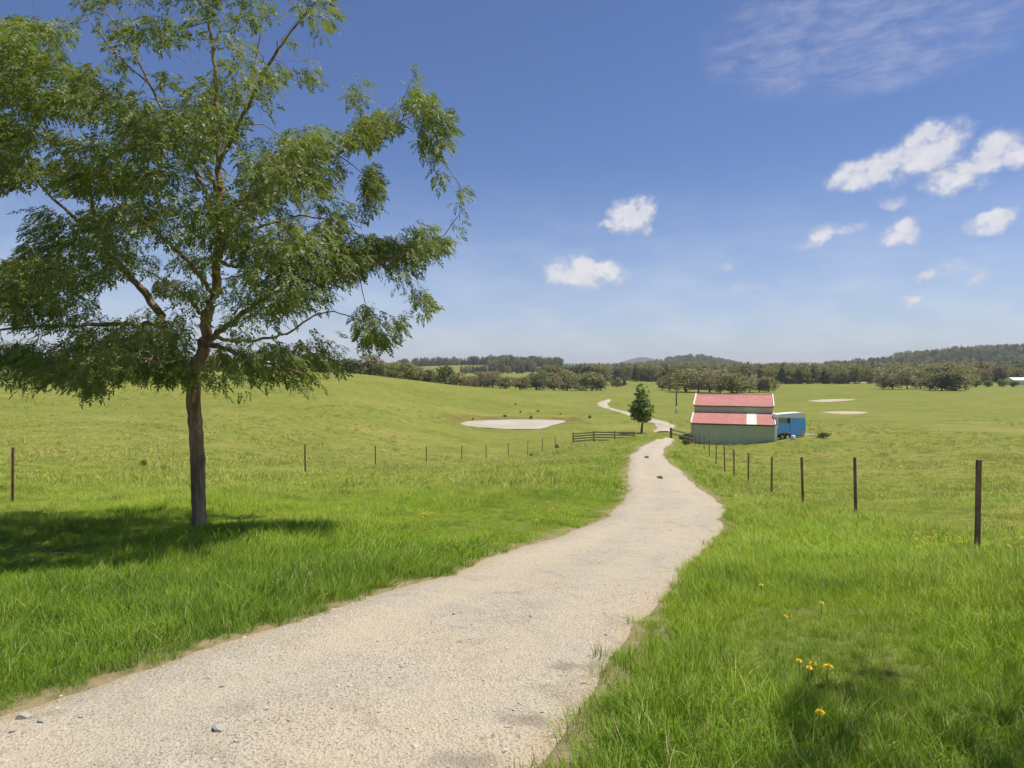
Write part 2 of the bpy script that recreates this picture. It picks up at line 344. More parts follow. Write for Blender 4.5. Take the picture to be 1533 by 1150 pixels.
DARK_PATCHES = [(.40, 5.05, .17, .12), (.60, 5.12, .11, .10), (.10, 4.22, .22, .10), (-.25, 3.75, .25, .13)]  # centres and radii of darker ellipses mixed into the gravel colour
M = {
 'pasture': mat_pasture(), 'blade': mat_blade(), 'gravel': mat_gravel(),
 'bark': noisy('bark', (0.20, 0.125, 0.070), (0.42, 0.295, 0.185), 7, .9, 0, 1.0, .03, (1, 1, .16), .1),
 'bark_far': noisy('bark_far', (0.12, 0.10, 0.08), (0.24, 0.20, 0.16), 3, .9),
 'leaf': mat_leaf('tree_leaf', (0.066, 0.094, 0.022), (0.145, 0.170, 0.042), .42, .9),
 'leaf_dark': mat_leaf('leaf_dark', (0.070, 0.090, 0.032), (0.125, 0.145, 0.052), .4, .3, (0.075, 0.085, 0.04)),
 'leaf_olive': mat_leaf('leaf_olive', (0.120, 0.130, 0.050), (0.21, 0.21, 0.085), .4, .3, (0.17, 0.145, 0.07)),
 'leaf_brown': mat_leaf('leaf_brown', (0.105, 0.100, 0.048), (0.200, 0.185, 0.095), .4, .3, (0.18, 0.14, 0.085)),
 'leaf_grey': mat_leaf('leaf_grey', (0.16, 0.145, 0.10), (0.28, 0.255, 0.18), .4, .3, (0.21, 0.17, 0.13)),
 'leaf_pine': mat_leaf('leaf_pine', (0.035, 0.052, 0.024), (0.070, 0.090, 0.036), .15, .3, (0.05, 0.065, 0.035)),
 'leaf_fresh': mat_leaf('leaf_fresh', (0.085, 0.120, 0.030), (0.15, 0.185, 0.050), .4, .8),
 'post': noisy('rusty_post', (0.19, 0.105, 0.080), (0.36, 0.21, 0.155), 9, .8, 0, .5, .01, (1, 1, .4), .3),
 'timber': noisy('timber', (0.30, 0.22, 0.125), (0.46, 0.37, 0.23), 5, .85, 0, .5, .01, (.3, 1, 1), .2),
 'timber_dark': noisy('timber_dark', (0.12, 0.085, 0.055), (0.22, 0.165, 0.11), 5, .85),
 'pole': noisy('pole_timber', (0.05, 0.04, 0.032), (0.11, 0.09, 0.07), 5, .85, 0, .4, .01, (1, 1, .2)),
 'wall': mat_corrug('shed_wall', (0.50, 0.54, 0.37), (0.55, 0.58, 0.41)), 'roof': mat_corrug('shed_roof', (0.49, 0.20, 0.155), (0.55, 0.25, 0.20)),
 'white': noisy('white_paint', (0.80, 0.79, 0.75), (0.87, 0.86, 0.83), 3, .45), 'cream': noisy('cream_sheet', (0.68, 0.66, 0.56), (0.80, 0.78, 0.70), 3, .4),
 'gutter': noisy('gutter', (0.075, 0.08, 0.05), (0.11, 0.11, 0.07), 3, .5),
 'blue': noisy('blue_paint', (0.14, 0.44, 0.93), (0.18, 0.50, 0.95), 2, .35), 'pink': noisy('faded_panel', (0.50, 0.40, 0.36), (0.62, 0.52, 0.47), 3, .6),
 'dark': noisy('dark_gap', (0.03, 0.035, 0.03), (0.06, 0.06, 0.05), 3, .8), 'tyre': noisy('tyre', (0.012, 0.012, 0.012), (0.03, 0.03, 0.03), 8, .8), 'steel': noisy('galvanised', (0.38, 0.40, 0.38), (0.5, 0.52, 0.5), 6, .45, .5),
 'canvas': noisy('faded_blind', (0.24, 0.25, 0.19), (0.33, 0.33, 0.26), 4, .8),
 'stone': noisy('pale_stone', (0.40, 0.36, 0.29), (0.66, 0.62, 0.54), 9, .85, 0, .6, .02), 'stone_small': noisy('pebble', (0.40, 0.35, 0.27), (0.62, 0.56, 0.46), 1.3, .85, 0, 0, .001),
 'petal': noisy('yellow_petal', (0.88, 0.66, 0.01), (0.93, 0.74, 0.03), 20, .6), 'stem': noisy('flower_stem', (0.10, 0.18, 0.03), (0.15, 0.24, 0.05), 20, .6),
 'sand': noisy('pale_clay', (0.43, 0.36, 0.25), (0.50, 0.43, 0.32), .3, .9), 'clay': noisy('bank_clay', (0.24, 0.17, 0.075), (0.33, 0.26, 0.11), .6, .95),
}
def mat_water():
    m, k, out = new_mat('muddy_water'); p = pos(k); n = k.noise(k.v('MULTIPLY', p, (1, 1, 1)), .15, 3, .6)
    col = k.mix(k.ramp(n, .35, .65), c4((0.47, 0.40, 0.29)), c4((0.53, 0.46, 0.35))); principled(k, out, col, .5, 0, k.noise(p, 4, 3, .6), .1, .02, .25); return m
M['water'] = mat_water()

# ------------------------------------------------------------------ road outline (photo pixels -> ground)
LEFT = [(0,1072),(60,1055),(130,1025),(190,1003),(260,985),(320,965),(375,940),(430,925),(500,905),(560,885),(620,868),(690,848),(750,825),(820,805),(880,785),(915,765),(932,745),(937,720),(938,700),(942,684),(955,670),(975,662),(990,658)]
RIGHT = [(866,1150),(884,1100),(904,1060),(930,1020),(950,990),(970,955),(985,920),(1010,890),(1035,860),(1060,825),(1080,795),(1092,770),(1085,755),(1060,738),(1030,715),(1005,695),(993,681),(996,671),(1004,664),(1016,659)]
def resample(P, n):
    P = np.asarray(P, float); d = np.r_[0, np.cumsum(np.hypot(*np.diff(P, axis=0).T))]
    s = np.linspace(0, d[-1], n); return np.stack([np.interp(s, d, P[:, 0]), np.interp(s, d, P[:, 1])], -1)
def smooth(P, it=3):
    P = P.copy()
    for _ in range(it): P[1:-1] = .25 * P[:-2] + .5 * P[1:-1] + .25 * P[2:]
    return P
WL = np.array([(-9.5, -3.6), (-6.2, .6), (-4.6, 2.5)] + [tuple(place(*p)[:2]) for p in LEFT] )
WR = np.array([(-6.6, -5.6), (-2.6, -1.0), (-1.0, 1.6)] + [tuple(place(*p)[:2]) for p in RIGHT])
# beyond the brow both edges run on into the dip
tail = at(1034, 80)[:2]; d_ = (tail - (WL[-1] + WR[-1]) / 2); nrm = np.array([-d_[1], d_[0]]) / np.hypot(*d_)
WL = np.r_[WL, [tail + nrm * 1.4]]; WR = np.r_[WR, [tail - nrm * 1.4]]
NR = 520
def by_ladder(A, B, n):
    """pair the two edges so that the rungs stay square to the road"""
    A = resample(A, 900); B = resample(B, 900); A = smooth(A, 12); B = smooth(B, 12)
    C = smooth(resample((A + B) / 2, n), 20)
    return A, B, C
EL, ER, RC = by_ladder(WL, WR, NR)
def edge_noise(P, amp, seed):
    r = np.random.default_rng(seed); n = len(P); e = np.zeros(n)
    for f, a in ((40, 1.0), (110, .7), (260, .5)): e += a * np.interp(np.arange(n), np.linspace(0, n, f), r.normal(0, 1, f))
    t = np.gradient(P, axis=0); t /= (np.hypot(*t.T)[:, None] + 1e-9); return P + np.stack([-t[:, 1], t[:, 0]], -1) * (e * amp)[:, None]
EL = edge_noise(EL, .055, 1); ER = edge_noise(ER, .055, 2)
POLY = np.r_[EL, ER[::-1]]
def in_poly(x, y, P):
    c = np.zeros(x.shape, bool); n = len(P)
    for i in range(n):
        x1, y1 = P[i]; x2, y2 = P[(i + 1) % n]
        if y1 == y2: continue
        k = ((y1 > y) != (y2 > y)); 
        if k.any(): c ^= k & (x < (x2 - x1) * (y - y1) / (y2 - y1) + x1)
    return c
def road_sd(x, y):
    """signed distance to the road edge, positive on the road"""
    x = np.asarray(x, float); y = np.asarray(y, float); best = np.full(x.shape, 1e9)
    for E in (EL[::3], ER[::3]):
        for i in range(len(E) - 1):
            ax, ay = E[i]; bx, by = E[i + 1]; dx, dy = bx - ax, by - ay; L = dx * dx + dy * dy + 1e-12
            t = np.clip(((x - ax) * dx + (y - ay) * dy) / L, 0, 1); best = np.minimum(best, (x - ax - t * dx) ** 2 + (y - ay - t * dy) ** 2)
    d = np.sqrt(best); return np.where(in_poly(x, y, np.r_[EL[::3], ER[::3][::-1]]), d, -d)

POND = [(686,634),(700,630.5),(730,629),(770,628),(810,628),(840,629),(852,631),(838,634),(825,637),(816,641),(800,642.5),(765,642.5),(730,640.5),(700,638)]
ZP = EYE - (642.5 - HY) / F * 110.0
def on_level(px, py, z): Y = (EYE - z) * F / (py - HY); return np.array([(px - CX) / F * Y, Y, z])
PONDW = np.array([on_level(a, b, ZP)[:2] for a, b in POND])
def pond_sd(x, y, P, samples=None):
    best = np.full(x.shape, 1e9); n = len(P)
    for i in range(n):
        ax, ay = P[i]; bx, by = P[(i + 1) % n]; dx, dy = bx - ax, by - ay; t = np.clip(((x - ax) * dx + (y - ay) * dy) / (dx * dx + dy * dy + 1e-12), 0, 1)
        best = np.minimum(best, (x - ax - t * dx) ** 2 + (y - ay - t * dy) ** 2)
    d = np.sqrt(best); return np.where(in_poly(x, y, P), d, -d)
def lushness(x, y):
    r = np.hypot(x, y)
    l = np.clip(1.25 - r / 40, .0, 1.0)
    verge = np.exp(-((np.abs(x - np.interp(y, [0, 12, 33, 60, 80], [-1, .8, 6.5, 12.5, 17])) / (7 + r * .05)) ** 2))
    l = np.maximum(l, verge * np.clip(1.1 - r / 90, 0, .9))
    l = l - .35 * np.exp(-((x - 12) / 5) ** 2 - ((y - 16) / 9) ** 2)
    l = np.clip(l + .12 * np.clip(r / 100, 0, 1) * (x > -20), .12, 1)
    rank = np.where(x < .18 * y - 1.2, np.clip((12.5 - y) / 5, 0, 1) * .42, np.clip((6.5 - y) / 3, 0, 1) * .25)     # rank dark grass of the near verges
    return l + rank * (l > .9)

# ------------------------------------------------------------------ ground sheet (fine in front, reaching past the horizon)
def build_ground():
    th = np.r_[np.arange(-46, 46, .32), np.arange(46, 314, 4.0)] * math.pi / 180
    rr = [0.02, 0.1, 0.25, 0.4]
    while rr[-1] < 9000: rr.append(rr[-1] * (1.027 if rr[-1] < 300 else 1.045))
    rr = np.array(rr); T, Rr = np.meshgrid(th, rr); X = Rr * np.sin(T); Y = Rr * np.cos(T)
    Z = H(X, Y)
    x = X.ravel(); y = Y.ravel(); z = Z.ravel().copy(); r = np.hypot(x, y)
    near = (r < 125) & (y > -12); sd = np.full(x.shape, -50.); sd[near] = road_sd(x[near], y[near])
    z -= .09 * np.clip((sd - .06) / .15, 0, 1)
    pm = (np.abs(y - 118) < 40) & (np.abs(x) < 40); ps = np.full(x.shape, -50.); ps[pm] = pond_sd(x[pm], y[pm], PONDW)
    k = ps > -9
    t = np.clip((ps[k] + 2.5) / 2.5, 0, 1); z[k] = z[k] * (1 - t) + (ZP + .04) * t
    bank = np.exp(-((ps + 3.0) / 1.6) ** 2) * (y > 121); z += .45 * bank
    kk = (ps > -6) & (ps <= .1); z[kk] = np.maximum(z[kk], ZP + .03 - .05 * np.clip(-ps[kk] - 3, 0, 3)); z[ps > .1] = ZP - np.clip((ps[ps > .1] - .1) * .3, .03, .8)
    n, mth = Rr.shape; idx = np.arange(n * mth).reshape(n, mth); a = idx[:-1]; b = idx[1:]
    Q = np.stack([a, np.roll(a, -1, 1), np.roll(b, -1, 1), b], -1).reshape(-1, 4)[:, ::-1]
    V = np.stack([x, y, z], -1); V = np.r_[V, [[0, 0, h1(0, 0)]]]
    me = fast_mesh('ground', V, Q, [M['pasture']], True)
    l = np.r_[lushness(x, y), [1.0]]; nr = np.r_[np.clip(1.0 - r / 30, 0, 1), [1.0]]
    ed = np.r_[np.clip(1.15 - np.abs(sd) / .32, 0, 1) * (sd > -9), [0.0]]
    for nm, d in (('lush', l), ('near', nr), ('edge', ed), ('forest', np.r_[np.clip((r - 1700) / 200, 0, 1), [0.0]]), ('clay', np.r_[np.exp(-((ps + 1.6) / 1.5) ** 2) * np.clip((y - 116) / 8, 0, 1), [0.0]])):
        a_ = me.attributes.new(nm, 'FLOAT', 'POINT'); a_.data.foreach_set('value', d.astype(np.float32))
    tag(link('ground', me), kind='structure')
build_ground()

def build_road():
    n = NR; A = resample(EL, n); B = resample(ER, n)
    # rungs: for every centre point the nearest point of either edge, kept in order
    def order(E):
        E2 = resample(E, 2400); j = 0; out = []
        for c in RC:
            w = np.arange(j, min(j + 160, len(E2))); d = np.hypot(*(E2[w] - c).T); j2 = w[int(np.argmin(d))]; j = max(j, j2); out.append(E2[j])
        return np.array(out)
    A = order(EL); B = order(ER); m = 15; S = np.linspace(0, 1, m)
    P = A[:, None, :] * (1 - S)[None, :, None] + B[:, None, :] * S[None, :, None]
    x = P[..., 0]; y = P[..., 1]; z = H(x, y); r = np.hypot(x, y)
    prof = np.minimum(1, 8 * np.minimum(S, 1 - S))[None, :]
    rut = -.018 * (np.exp(-((S - .27) / .09) ** 2) + np.exp(-((S - .73) / .09) ** 2))[None, :]
    z = z + (.012 + .0012 * r) * prof - .025 * (1 - prof) + rut + .006 * fbm(x, y, 3)
    V = np.stack([x, y, z], -1).reshape(-1, 3); idx = np.arange(n * m).reshape(n, m)
    Q = np.stack([idx[:-1, :-1], idx[:-1, 1:], idx[1:, 1:], idx[1:, :-1]], -1).reshape(-1, 4)
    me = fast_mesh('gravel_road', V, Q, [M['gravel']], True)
    e = np.clip(1 - np.minimum(S, 1 - S) / .09, 0, 1)[None, :] * np.ones((n, 1)); a_ = me.attributes.new('edge', 'FLOAT', 'POINT'); a_.data.foreach_set('value', e.ravel().astype(np.float32))
    e = (np.exp(-((S - .27) / .1) ** 2) + np.exp(-((S - .73) / .1) ** 2))[None, :] * np.ones((n, 1)); a_ = me.attributes.new('rut', 'FLOAT', 'POINT'); a_.data.foreach_set('value', e.ravel().astype(np.float32))
    tag(link('road', me), kind='structure'); return V, Q
from mathutils.bvhtree import BVHTree
ROAD = BVHTree.FromPolygons(*[a.tolist() for a in build_road()])
def road_z(x, y, default):
    hit = ROAD.ray_cast(Vector((x, y, 50)), Vector((0, 0, -1))); return hit[0].z if hit[0] else default

def strip(name, pts, widths, mat, n=60, lift=.12, kind='structure'):
    """a track laid on the ground along points"""
    C = smooth(resample(np.array(pts)[:, :2], n), 4); w = np.interp(np.linspace(0, 1, n), np.linspace(0, 1, len(widths)), widths)
    t = np.gradient(C, axis=0); t /= np.hypot(*t.T)[:, None] + 1e-9; nn = np.stack([-t[:, 1], t[:, 0]], -1)
    w = w * (1 + .12 * np.sin(np.arange(n) * 1.7) + .1 * np.sin(np.arange(n) * .6))
    S = np.linspace(-.5, .5, 5); P = C[:, None, :] + nn[:, None, :] * (w[:, None] * S[None, :])[..., None]
    z = H(P[..., 0], P[..., 1]) + lift - .3 * lift * (np.abs(S) > .4)[None, :] * 3
    V = np.concatenate([P, z[..., None]], -1).reshape(-1, 3); idx = np.arange(n * 5).reshape(n, 5)
    Q = np.stack([idx[:-1, :-1], idx[:-1, 1:], idx[1:, 1:], idx[1:, :-1]], -1).reshape(-1, 4)
    me = fast_mesh(name, V, Q, [mat], True); return tag(link(name, me), kind=kind)
def patch(name, outline, mat, z=None, lift=.1):
    """a flat bed (z given) or one that lies on the ground"""
    P = np.array(outline); c = P.mean(0); P = smooth(resample(np.r_[P, P[:1]], 81), 1)[:-1]; n = len(P)
    rings = [P * s + c * (1 - s) for s in (1, .75, .5, .25)]; V = np.concatenate(rings); V = np.r_[V, [c]]
    zz = np.full(len(V), z) if z is not None else H(V[:, 0], V[:, 1]) + lift
    if z is None: zz[:n] -= lift * 1.6
    Fc = [(r * n + i, r * n + (i + 1) % n, (r + 1) * n + (i + 1) % n, (r + 1) * n + i) for r in range(3) for i in range(n)] + [(3 * n + i, 3 * n + (i + 1) % n, 4 * n) for i in range(n)]
    me = mesh_from(name, np.c_[V, zz], Fc, mat, True); return tag(link(name, me), kind='structure')
P_ = lambda *a: [tuple(place(*p)) for p in a]
tw = [(993,648,97),(990,644,101),(999,638,107),(988,633,117),(972,630,124),(948,623,140),(925,616,165),(905,611,185),(901,606,200),(908,601,214),(912,598,228)]
strip('valley_road', [at(a, c) for a, b, c in tw], [2.2, 2.8, 3.0, 2.4, 2.0, 1.9, 2.0, 2.6, 3.0, 2.2, 1.4], M['sand'], 140, .16)
patch('pond', PONDW, M['water'], ZP)
z1 = place(1265, 620)[2] + .1; z2 = place(1245, 601.5)[2] + .1
patch('pond', [on_level(a, b, z1)[:2] for a, b in [(1226,614.5),(1250,613.2),(1285,613.8),(1304,616),(1290,619),(1262,620),(1245,617.5)]], M['sand'], None, .14)
patch('pond', [on_level(a, b, z2)[:2] for a, b in [(1205,599.2),(1225,597.6),(1260,597.2),(1287,598.6),(1262,600.6),(1225,601.3)]], M['sand'], None, .2)
strip('clay_track', [at(1236, 505), at(1262, 512), at(1290, 520), at(1318, 535)], [9, 12, 14, 11], M['sand'], 40, .5)

# ------------------------------------------------------------------ geometry-node scatter for what nobody could count
def scatter(name, P, scl, rot, vi, protos, lush=None):
    me = bpy.data.meshes.new(name); me.vertices.add(len(P)); me.vertices.foreach_set('co', np.asarray(P, np.float32).ravel())
    def attr(nm, ty, d, key): a = me.attributes.new(nm, ty, 'POINT'); a.data.foreach_set(key, d)
    attr('scl', 'FLOAT_VECTOR', np.asarray(scl, np.float32).ravel(), 'vector'); attr('rot', 'FLOAT_VECTOR', np.asarray(rot, np.float32).ravel(), 'vector'); attr('vi', 'INT', np.asarray(vi, np.int32), 'value')
    attr('lush', 'FLOAT', np.asarray(lush if lush is not None else np.zeros(len(P)), np.float32), 'value')
    o = link(name, me); g = bpy.data.node_groups.new(name, 'GeometryNodeTree')
    g.interface.new_socket('Geometry', in_out='INPUT', socket_type='NodeSocketGeometry'); g.interface.new_socket('Geometry', in_out='OUTPUT', socket_type='NodeSocketGeometry')
    N = g.nodes; L = g.links; gi = N.new('NodeGroupInput'); go = N.new('NodeGroupOutput'); iop = N.new('GeometryNodeInstanceOnPoints'); jn = N.new('GeometryNodeJoinGeometry')
    for i, pm in enumerate(protos):
        po = bpy.data.objects.new(name + '_source', pm)        # never linked to the scene
        oi = N.new('GeometryNodeObjectInfo'); oi.inputs['Object'].default_value = po; oi.transform_space = 'ORIGINAL'
        gt = N.new('GeometryNodeGeometryToInstance'); L.new(oi.outputs['Geometry'], gt.inputs[0]); L.new(gt.outputs[0], jn.inputs[0])
    def named(nm, ty): a = N.new('GeometryNodeInputNamedAttribute'); a.data_type = ty; a.inputs['Name'].default_value = nm; return a.outputs['Attribute']
    L.new(gi.outputs[0], iop.inputs['Points']); L.new(jn.outputs[0], iop.inputs['Instance']); iop.inputs['Pick Instance'].default_value = True
    L.new(named('vi', 'INT'), iop.inputs['Instance Index']); L.new(named('rot', 'FLOAT_VECTOR'), iop.inputs['Rotation']); L.new(named('scl', 'FLOAT_VECTOR'), iop.inputs['Scale'])
    L.new(iop.outputs[0], go.inputs[0]); md = o.modifiers.new('scatter', 'NODES'); md.node_group = g
    return tag(o, kind='stuff')
def tuft(name, nb, foot, spread, width, seed, seg=3, hvar=.45, mat='blade', curl=.5, hh=.18):
    r = np.random.default_rng(seed); V = []; Q = []; B = []
    for i in range(nb):
        a = r.uniform(0, 6.283); rad = foot * math.sqrt(r.uniform()); bx, by = rad * math.cos(a), rad * math.sin(a)
        d = a + r.normal(0, 1.0); h = 1 - hvar * r.uniform(); lean = spread * r.uniform(.1, 1); w = width * r.uniform(.6, 1.2); wd = r.uniform(0, 6.283); bv = r.uniform()
        b0 = len(V)
        for s in range(seg + 1):
            t = s / seg; off = lean * h * hh * t ** 1.8; zz = h * (t - curl * lean * t * t * .45)
            cx, cy = bx + math.cos(d) * off, by + math.sin(d) * off; ww = w * (1 - t ** 1.6) * .5 + .0004
            V.append((cx - math.cos(wd) * ww, cy - math.sin(wd) * ww, zz)); V.append((cx + math.cos(wd) * ww, cy + math.sin(wd) * ww, zz)); B += [bv, bv]
        for s in range(seg): q = b0 + 2 * s; Q.append((q, q + 1, q + 3, q + 2))
    me = fast_mesh(name, V, Q, [M[mat]], True); a = me.attributes.new('bl', 'FLOAT', 'POINT'); a.data.foreach_set('value', np.array(B[:len(me.vertices)], np.float32)); return me
SHED_O = np.array([at(1036, 80)[0], 80.0]); SHED_A = R(-19)
def shed_mask(x, y):
    c, s = math.cos(-SHED_A), math.sin(-SHED_A); u = (x - SHED_O[0]) * c - (y - SHED_O[1]) * s; v = (x - SHED_O[0]) * s + (y - SHED_O[1]) * c
    return (u > -.1) & (u < 9.1) & (v > -.05) & (v < 14)
def build_grass():
    near = [tuft('tuft', 46, .12, s, .0062, 10 + i) for i, s in enumerate((.4, .6, .9, 1.2, 1.5))]
    near.append(tuft('tuft', 40, .12, 1.0, .0055, 21, 3, .75, 'blade', .3))
    mid = [tuft('tuft', 34, .26, s, .020, 30 + i, 2) for i, s in enumerate((.5, .9, 1.4))]
    zones = [(2.0, 9.5, 170, near, .17, .9), (9.5, 22, 70, near, .17, 1.45), (22, 80, 10, mid, .15, 1.0), (24, 120, .45, mid, .30, 1.2)]
    for (y0, y1, den, protos, hh, wide) in zones:
        xm = .84 * y1 + 2.5; N = int(den * 2 * xm * (y1 - y0)); x = rng.uniform(-xm, xm, N); y = rng.uniform(y0, y1, N)
        k = np.abs(x) < .84 * y + 2.5; x, y = x[k], y[k]
        sd = road_sd(x, y); keep = (sd < rng.normal(.02, .05, len(x))) & ((den > 1) | (fbm(x, y, .09) > -.1))
        if y1 > 60 and den > 1: keep &= rng.uniform(0, 1, len(x)) < np.exp(-(y - 22) / 20) * np.clip((80 - y) / 20, 0, 1)
        if y1 > 60: keep &= ~shed_mask(x, y) & (pond_sd(x, y, PONDW) < -.4)
        x, y, sd = x[keep], y[keep], sd[keep]; n = len(x)
        z = H(x, y) - .015
        patchy = .5 + .5 * np.clip(fbm(x, y, .55) * 1.3, -1, 1)
        hgt = hh * (.42 + 1.0 * patchy) * rng.uniform(.7, 1.3, n) * np.clip(.5 + np.abs(sd) * 1.0, .5, 1)
        hgt *= np.where((x > 1.5) & (y < 9), 1.25, 1.0)
        w = wide * rng.uniform(.8, 1.25, n) * (hgt / hh) ** .4
        scl = np.stack([w, w, hgt], -1); 
        if protos is near: scl[:, :2] *= np.clip(hgt / .17, .6, 1.3)[:, None]
        lx, ly = .30 * fbm(x + 40, y, .8), .30 * fbm(x - 60, y + 9, .8)
        rot = np.stack([rng.normal(0, .15, n) + lx, rng.normal(0, .15, n) + ly, rng.uniform(0, 6.28, n)], -1)
        scatter('grass', np.stack([x, y, z], -1), scl, rot, rng.integers(0, len(protos), n), protos, lushness(x, y) - (.55 if den < 1 else 0))
build_grass()
def build_pebbles():
    protos = []
    for s in range(4):
        bm = bmesh.new(); bmesh.ops.create_icosphere(bm, subdivisions=1, radius=1.0)
        for v in bm.verts: v.co *= random.uniform(.7, 1.2); v.co.z *= .42
        bmesh.ops.recalc_face_normals(bm, faces=bm.faces[:]); me = bpy.data.meshes.new('pebble'); bm.to_mesh(me); bm.free(); me.materials.append(M['stone_small']); protos.append(me)
    N = 26000; y = rng.uniform(1.5, 20, N) ; x = rng.uniform(-6, 8, N); sd = road_sd(x, y); k = (sd > -.03) & (rng.uniform(0, 1, N) < np.clip(.35 + .9 * fbm(x, y, .8) + .5 * np.exp(-(sd / .35) ** 2), .06, 1)); x, y = x[k], y[k]; n = len(x)
    s = .004 + .011 * rng.uniform(0, 1, n) ** 4 * 1.5; z = np.array([road_z(a, b, h1(a, b) - .01) for a, b in zip(x, y)]) + .12 * s
    scatter('gravel', np.stack([x, y, z], -1), np.stack([s * 1.2, s, s], -1), np.stack([rng.normal(0, .3, n), rng.normal(0, .3, n), rng.uniform(0, 6.28, n)], -1), rng.integers(0, 4, n), protos)
build_pebbles()

# ------------------------------------------------------------------ the shade tree by the road
TY = 12.4
def tp(px, py, dy=0.0):
    Y = TY + dy; return Vector(((px - CX) / F * Y, Y, EYE - (py - HY) / F * Y))
ROOT = Vector((tp(298, 798).x, TY, h1(tp(298, 798).x, TY)))
# limbs: (photo px, photo py, metres in front/behind the trunk, radius in m)
LIMBS = [
 [(299,806,0,.165),(298,790,0,.148),(297,740,0,.140),(296,690,0,.140),(293,640,0,.136),(289,600,0,.132),(290,575,0,.132)],
 [(290,580,0,.12),(276,555,.1,.105),(263,528,.3,.10),(252,500,.4,.095),(241,472,.5,.09),(216,437,.6,.08),(190,410,.7,.07),(163,378,.8,.062),(151,356,.8,.056),(142,322,.9,.045),(137,295,.9,.038),(128,255,1.0,.03),(112,215,1.1,.02),(95,170,1.2,.012)],
 [(151,356,.8,.04),(112,327,.5,.035),(78,297,.3,.030),(55,270,.2,.025),(30,240,0,.018),(-10,200,-.2,.012)],
 [(137,295,.9,.03),(110,250,.6,.025),(80,215,.3,.022),(45,165,.1,.018),(20,120,0,.012)],
 [(245,482,.5,.06),(205,486,-.1,.05),(150,486,-.6,.042),(100,488,-1.0,.035),(60,488,-1.3,.03),(0,494,-1.6,.022),(-60,500,-1.8,.012)],
 [(252,500,.4,.06),(215,515,1.2,.05),(160,520,2.0,.035),(90,525,2.6,.025),(30,540,3.0,.012)],
 [(290,580,0,.145),(297,545,-.05,.135),(301,512,-.1,.125),(309,480,-.1,.11),(318,440,-.1,.10),(325,390,0,.09),(328,330,.1,.08),(328,270,.2,.07),(328,235,.2,.06),(326,190,.2,.05),(322,110,.3,.042),(316,60,.3,.034),(310,10,.3,.028),(306,-60,.3,.018),(300,-110,.3,.01)],
 [(328,238,.2,.045),(345,215,0,.042),(360,180,-.2,.038),(377,148,-.3,.034),(400,100,-.5,.030),(415,75,-.6,.026),(442,38,-.7,.020),(470,5,-.9,.014),(500,-30,-1,.01)],
 [(345,215,0,.03),(365,170,.4,.025),(380,110,.8,.02),(390,50,1.0,.016),(398,-20,1.2,.01)],
 [(326,330,.1,.05),(300,270,.5,.045),(275,225,.9,.04),(250,180,1.1,.036),(236,150,1.2,.032),(224,126,1.2,.028),(205,88,1.3,.023),(180,45,1.4,.018),(160,18,1.5,.014),(148,-20,1.5,.01)],
 [(224,126,1.2,.022),(190,98,.9,.018),(165,70,.8,.016),(140,40,.7,.013),(112,-5,.6,.01)],
 [(303,520,-.1,.075),(322,503,-.2,.07),(342,488,-.4,.062),(370,466,-.6,.055),(402,442,-.8,.048),(442,424,-.9,.04),(500,411,-.9,.03),(560,395,-.8,.022),(620,376,-.7,.016),(665,352,-.6,.01),(690,318,-.6,.007)],
 [(327,320,.1,.055),(355,305,0,.05),(382,289,-.1,.046),(430,266,-.3,.038),(472,246,-.4,.032),(503,231,-.4,.028),(540,214,-.4,.022),(582,192,-.3,.016),(622,170,-.2,.012),(652,200,-.2,.010),(666,245,-.2,.008),(690,280,-.2,.007),(688,330,-.2,.006)],
 [(540,214,-.4,.015),(565,212,-.1,.012),(590,200,.2,.01),(600,160,.3,.008),(615,120,.3,.005)],
 [(503,231,-.4,.014),(525,245,-.4,.011),(548,265,-.3,.008),(553,300,-.3,.006),(552,335,-.3,.004)],
 [(325,385,0,.045),(350,362,.5,.04),(380,342,1.0,.034),(450,322,1.5,.025),(500,330,1.7,.018),(550,360,1.8,.012)],
 [(308,500,-.1,.05),(335,508,.6,.045),(372,512,1.2,.035),(430,500,1.6,.028),(470,472,1.7,.022),(500,466,1.7,.016),(535,478,1.7,.012),(560,492,1.7,.008),(585,480,1.7,.005)],
 [(301,512,-.1,.055),(330,520,-1.1,.045),(370,535,-1.9,.035),(420,550,-2.5,.022),(455,560,-2.8,.012)],
 [(318,440,-.1,.05),(290,400,-1.0,.045),(255,365,-1.8,.035),(215,330,-2.5,.025),(170,300,-3.0,.014)],
 [(325,390,0,.045),(345,345,-1.1,.04),(375,300,-2.0,.03),(410,270,-2.7,.02),(440,250,-3.1,.01)],
 [(328,300,.1,.04),(310,250,-1,.035),(290,210,-1.8,.028),(260,180,-2.5,.016)],
 [(309,480,-.1,.05),(285,450,1.2,.04),(255,425,2.2,.03),(210,400,3.1,.016)],
 [(325,390,0,.045),(350,400,1.4,.035),(390,400,2.4,.025),(430,390,3.2,.012)],
 [(263,528,.3,.05),(225,540,-.9,.04),(180,550,-1.8,.03),(130,560,-2.5,.016)],
]
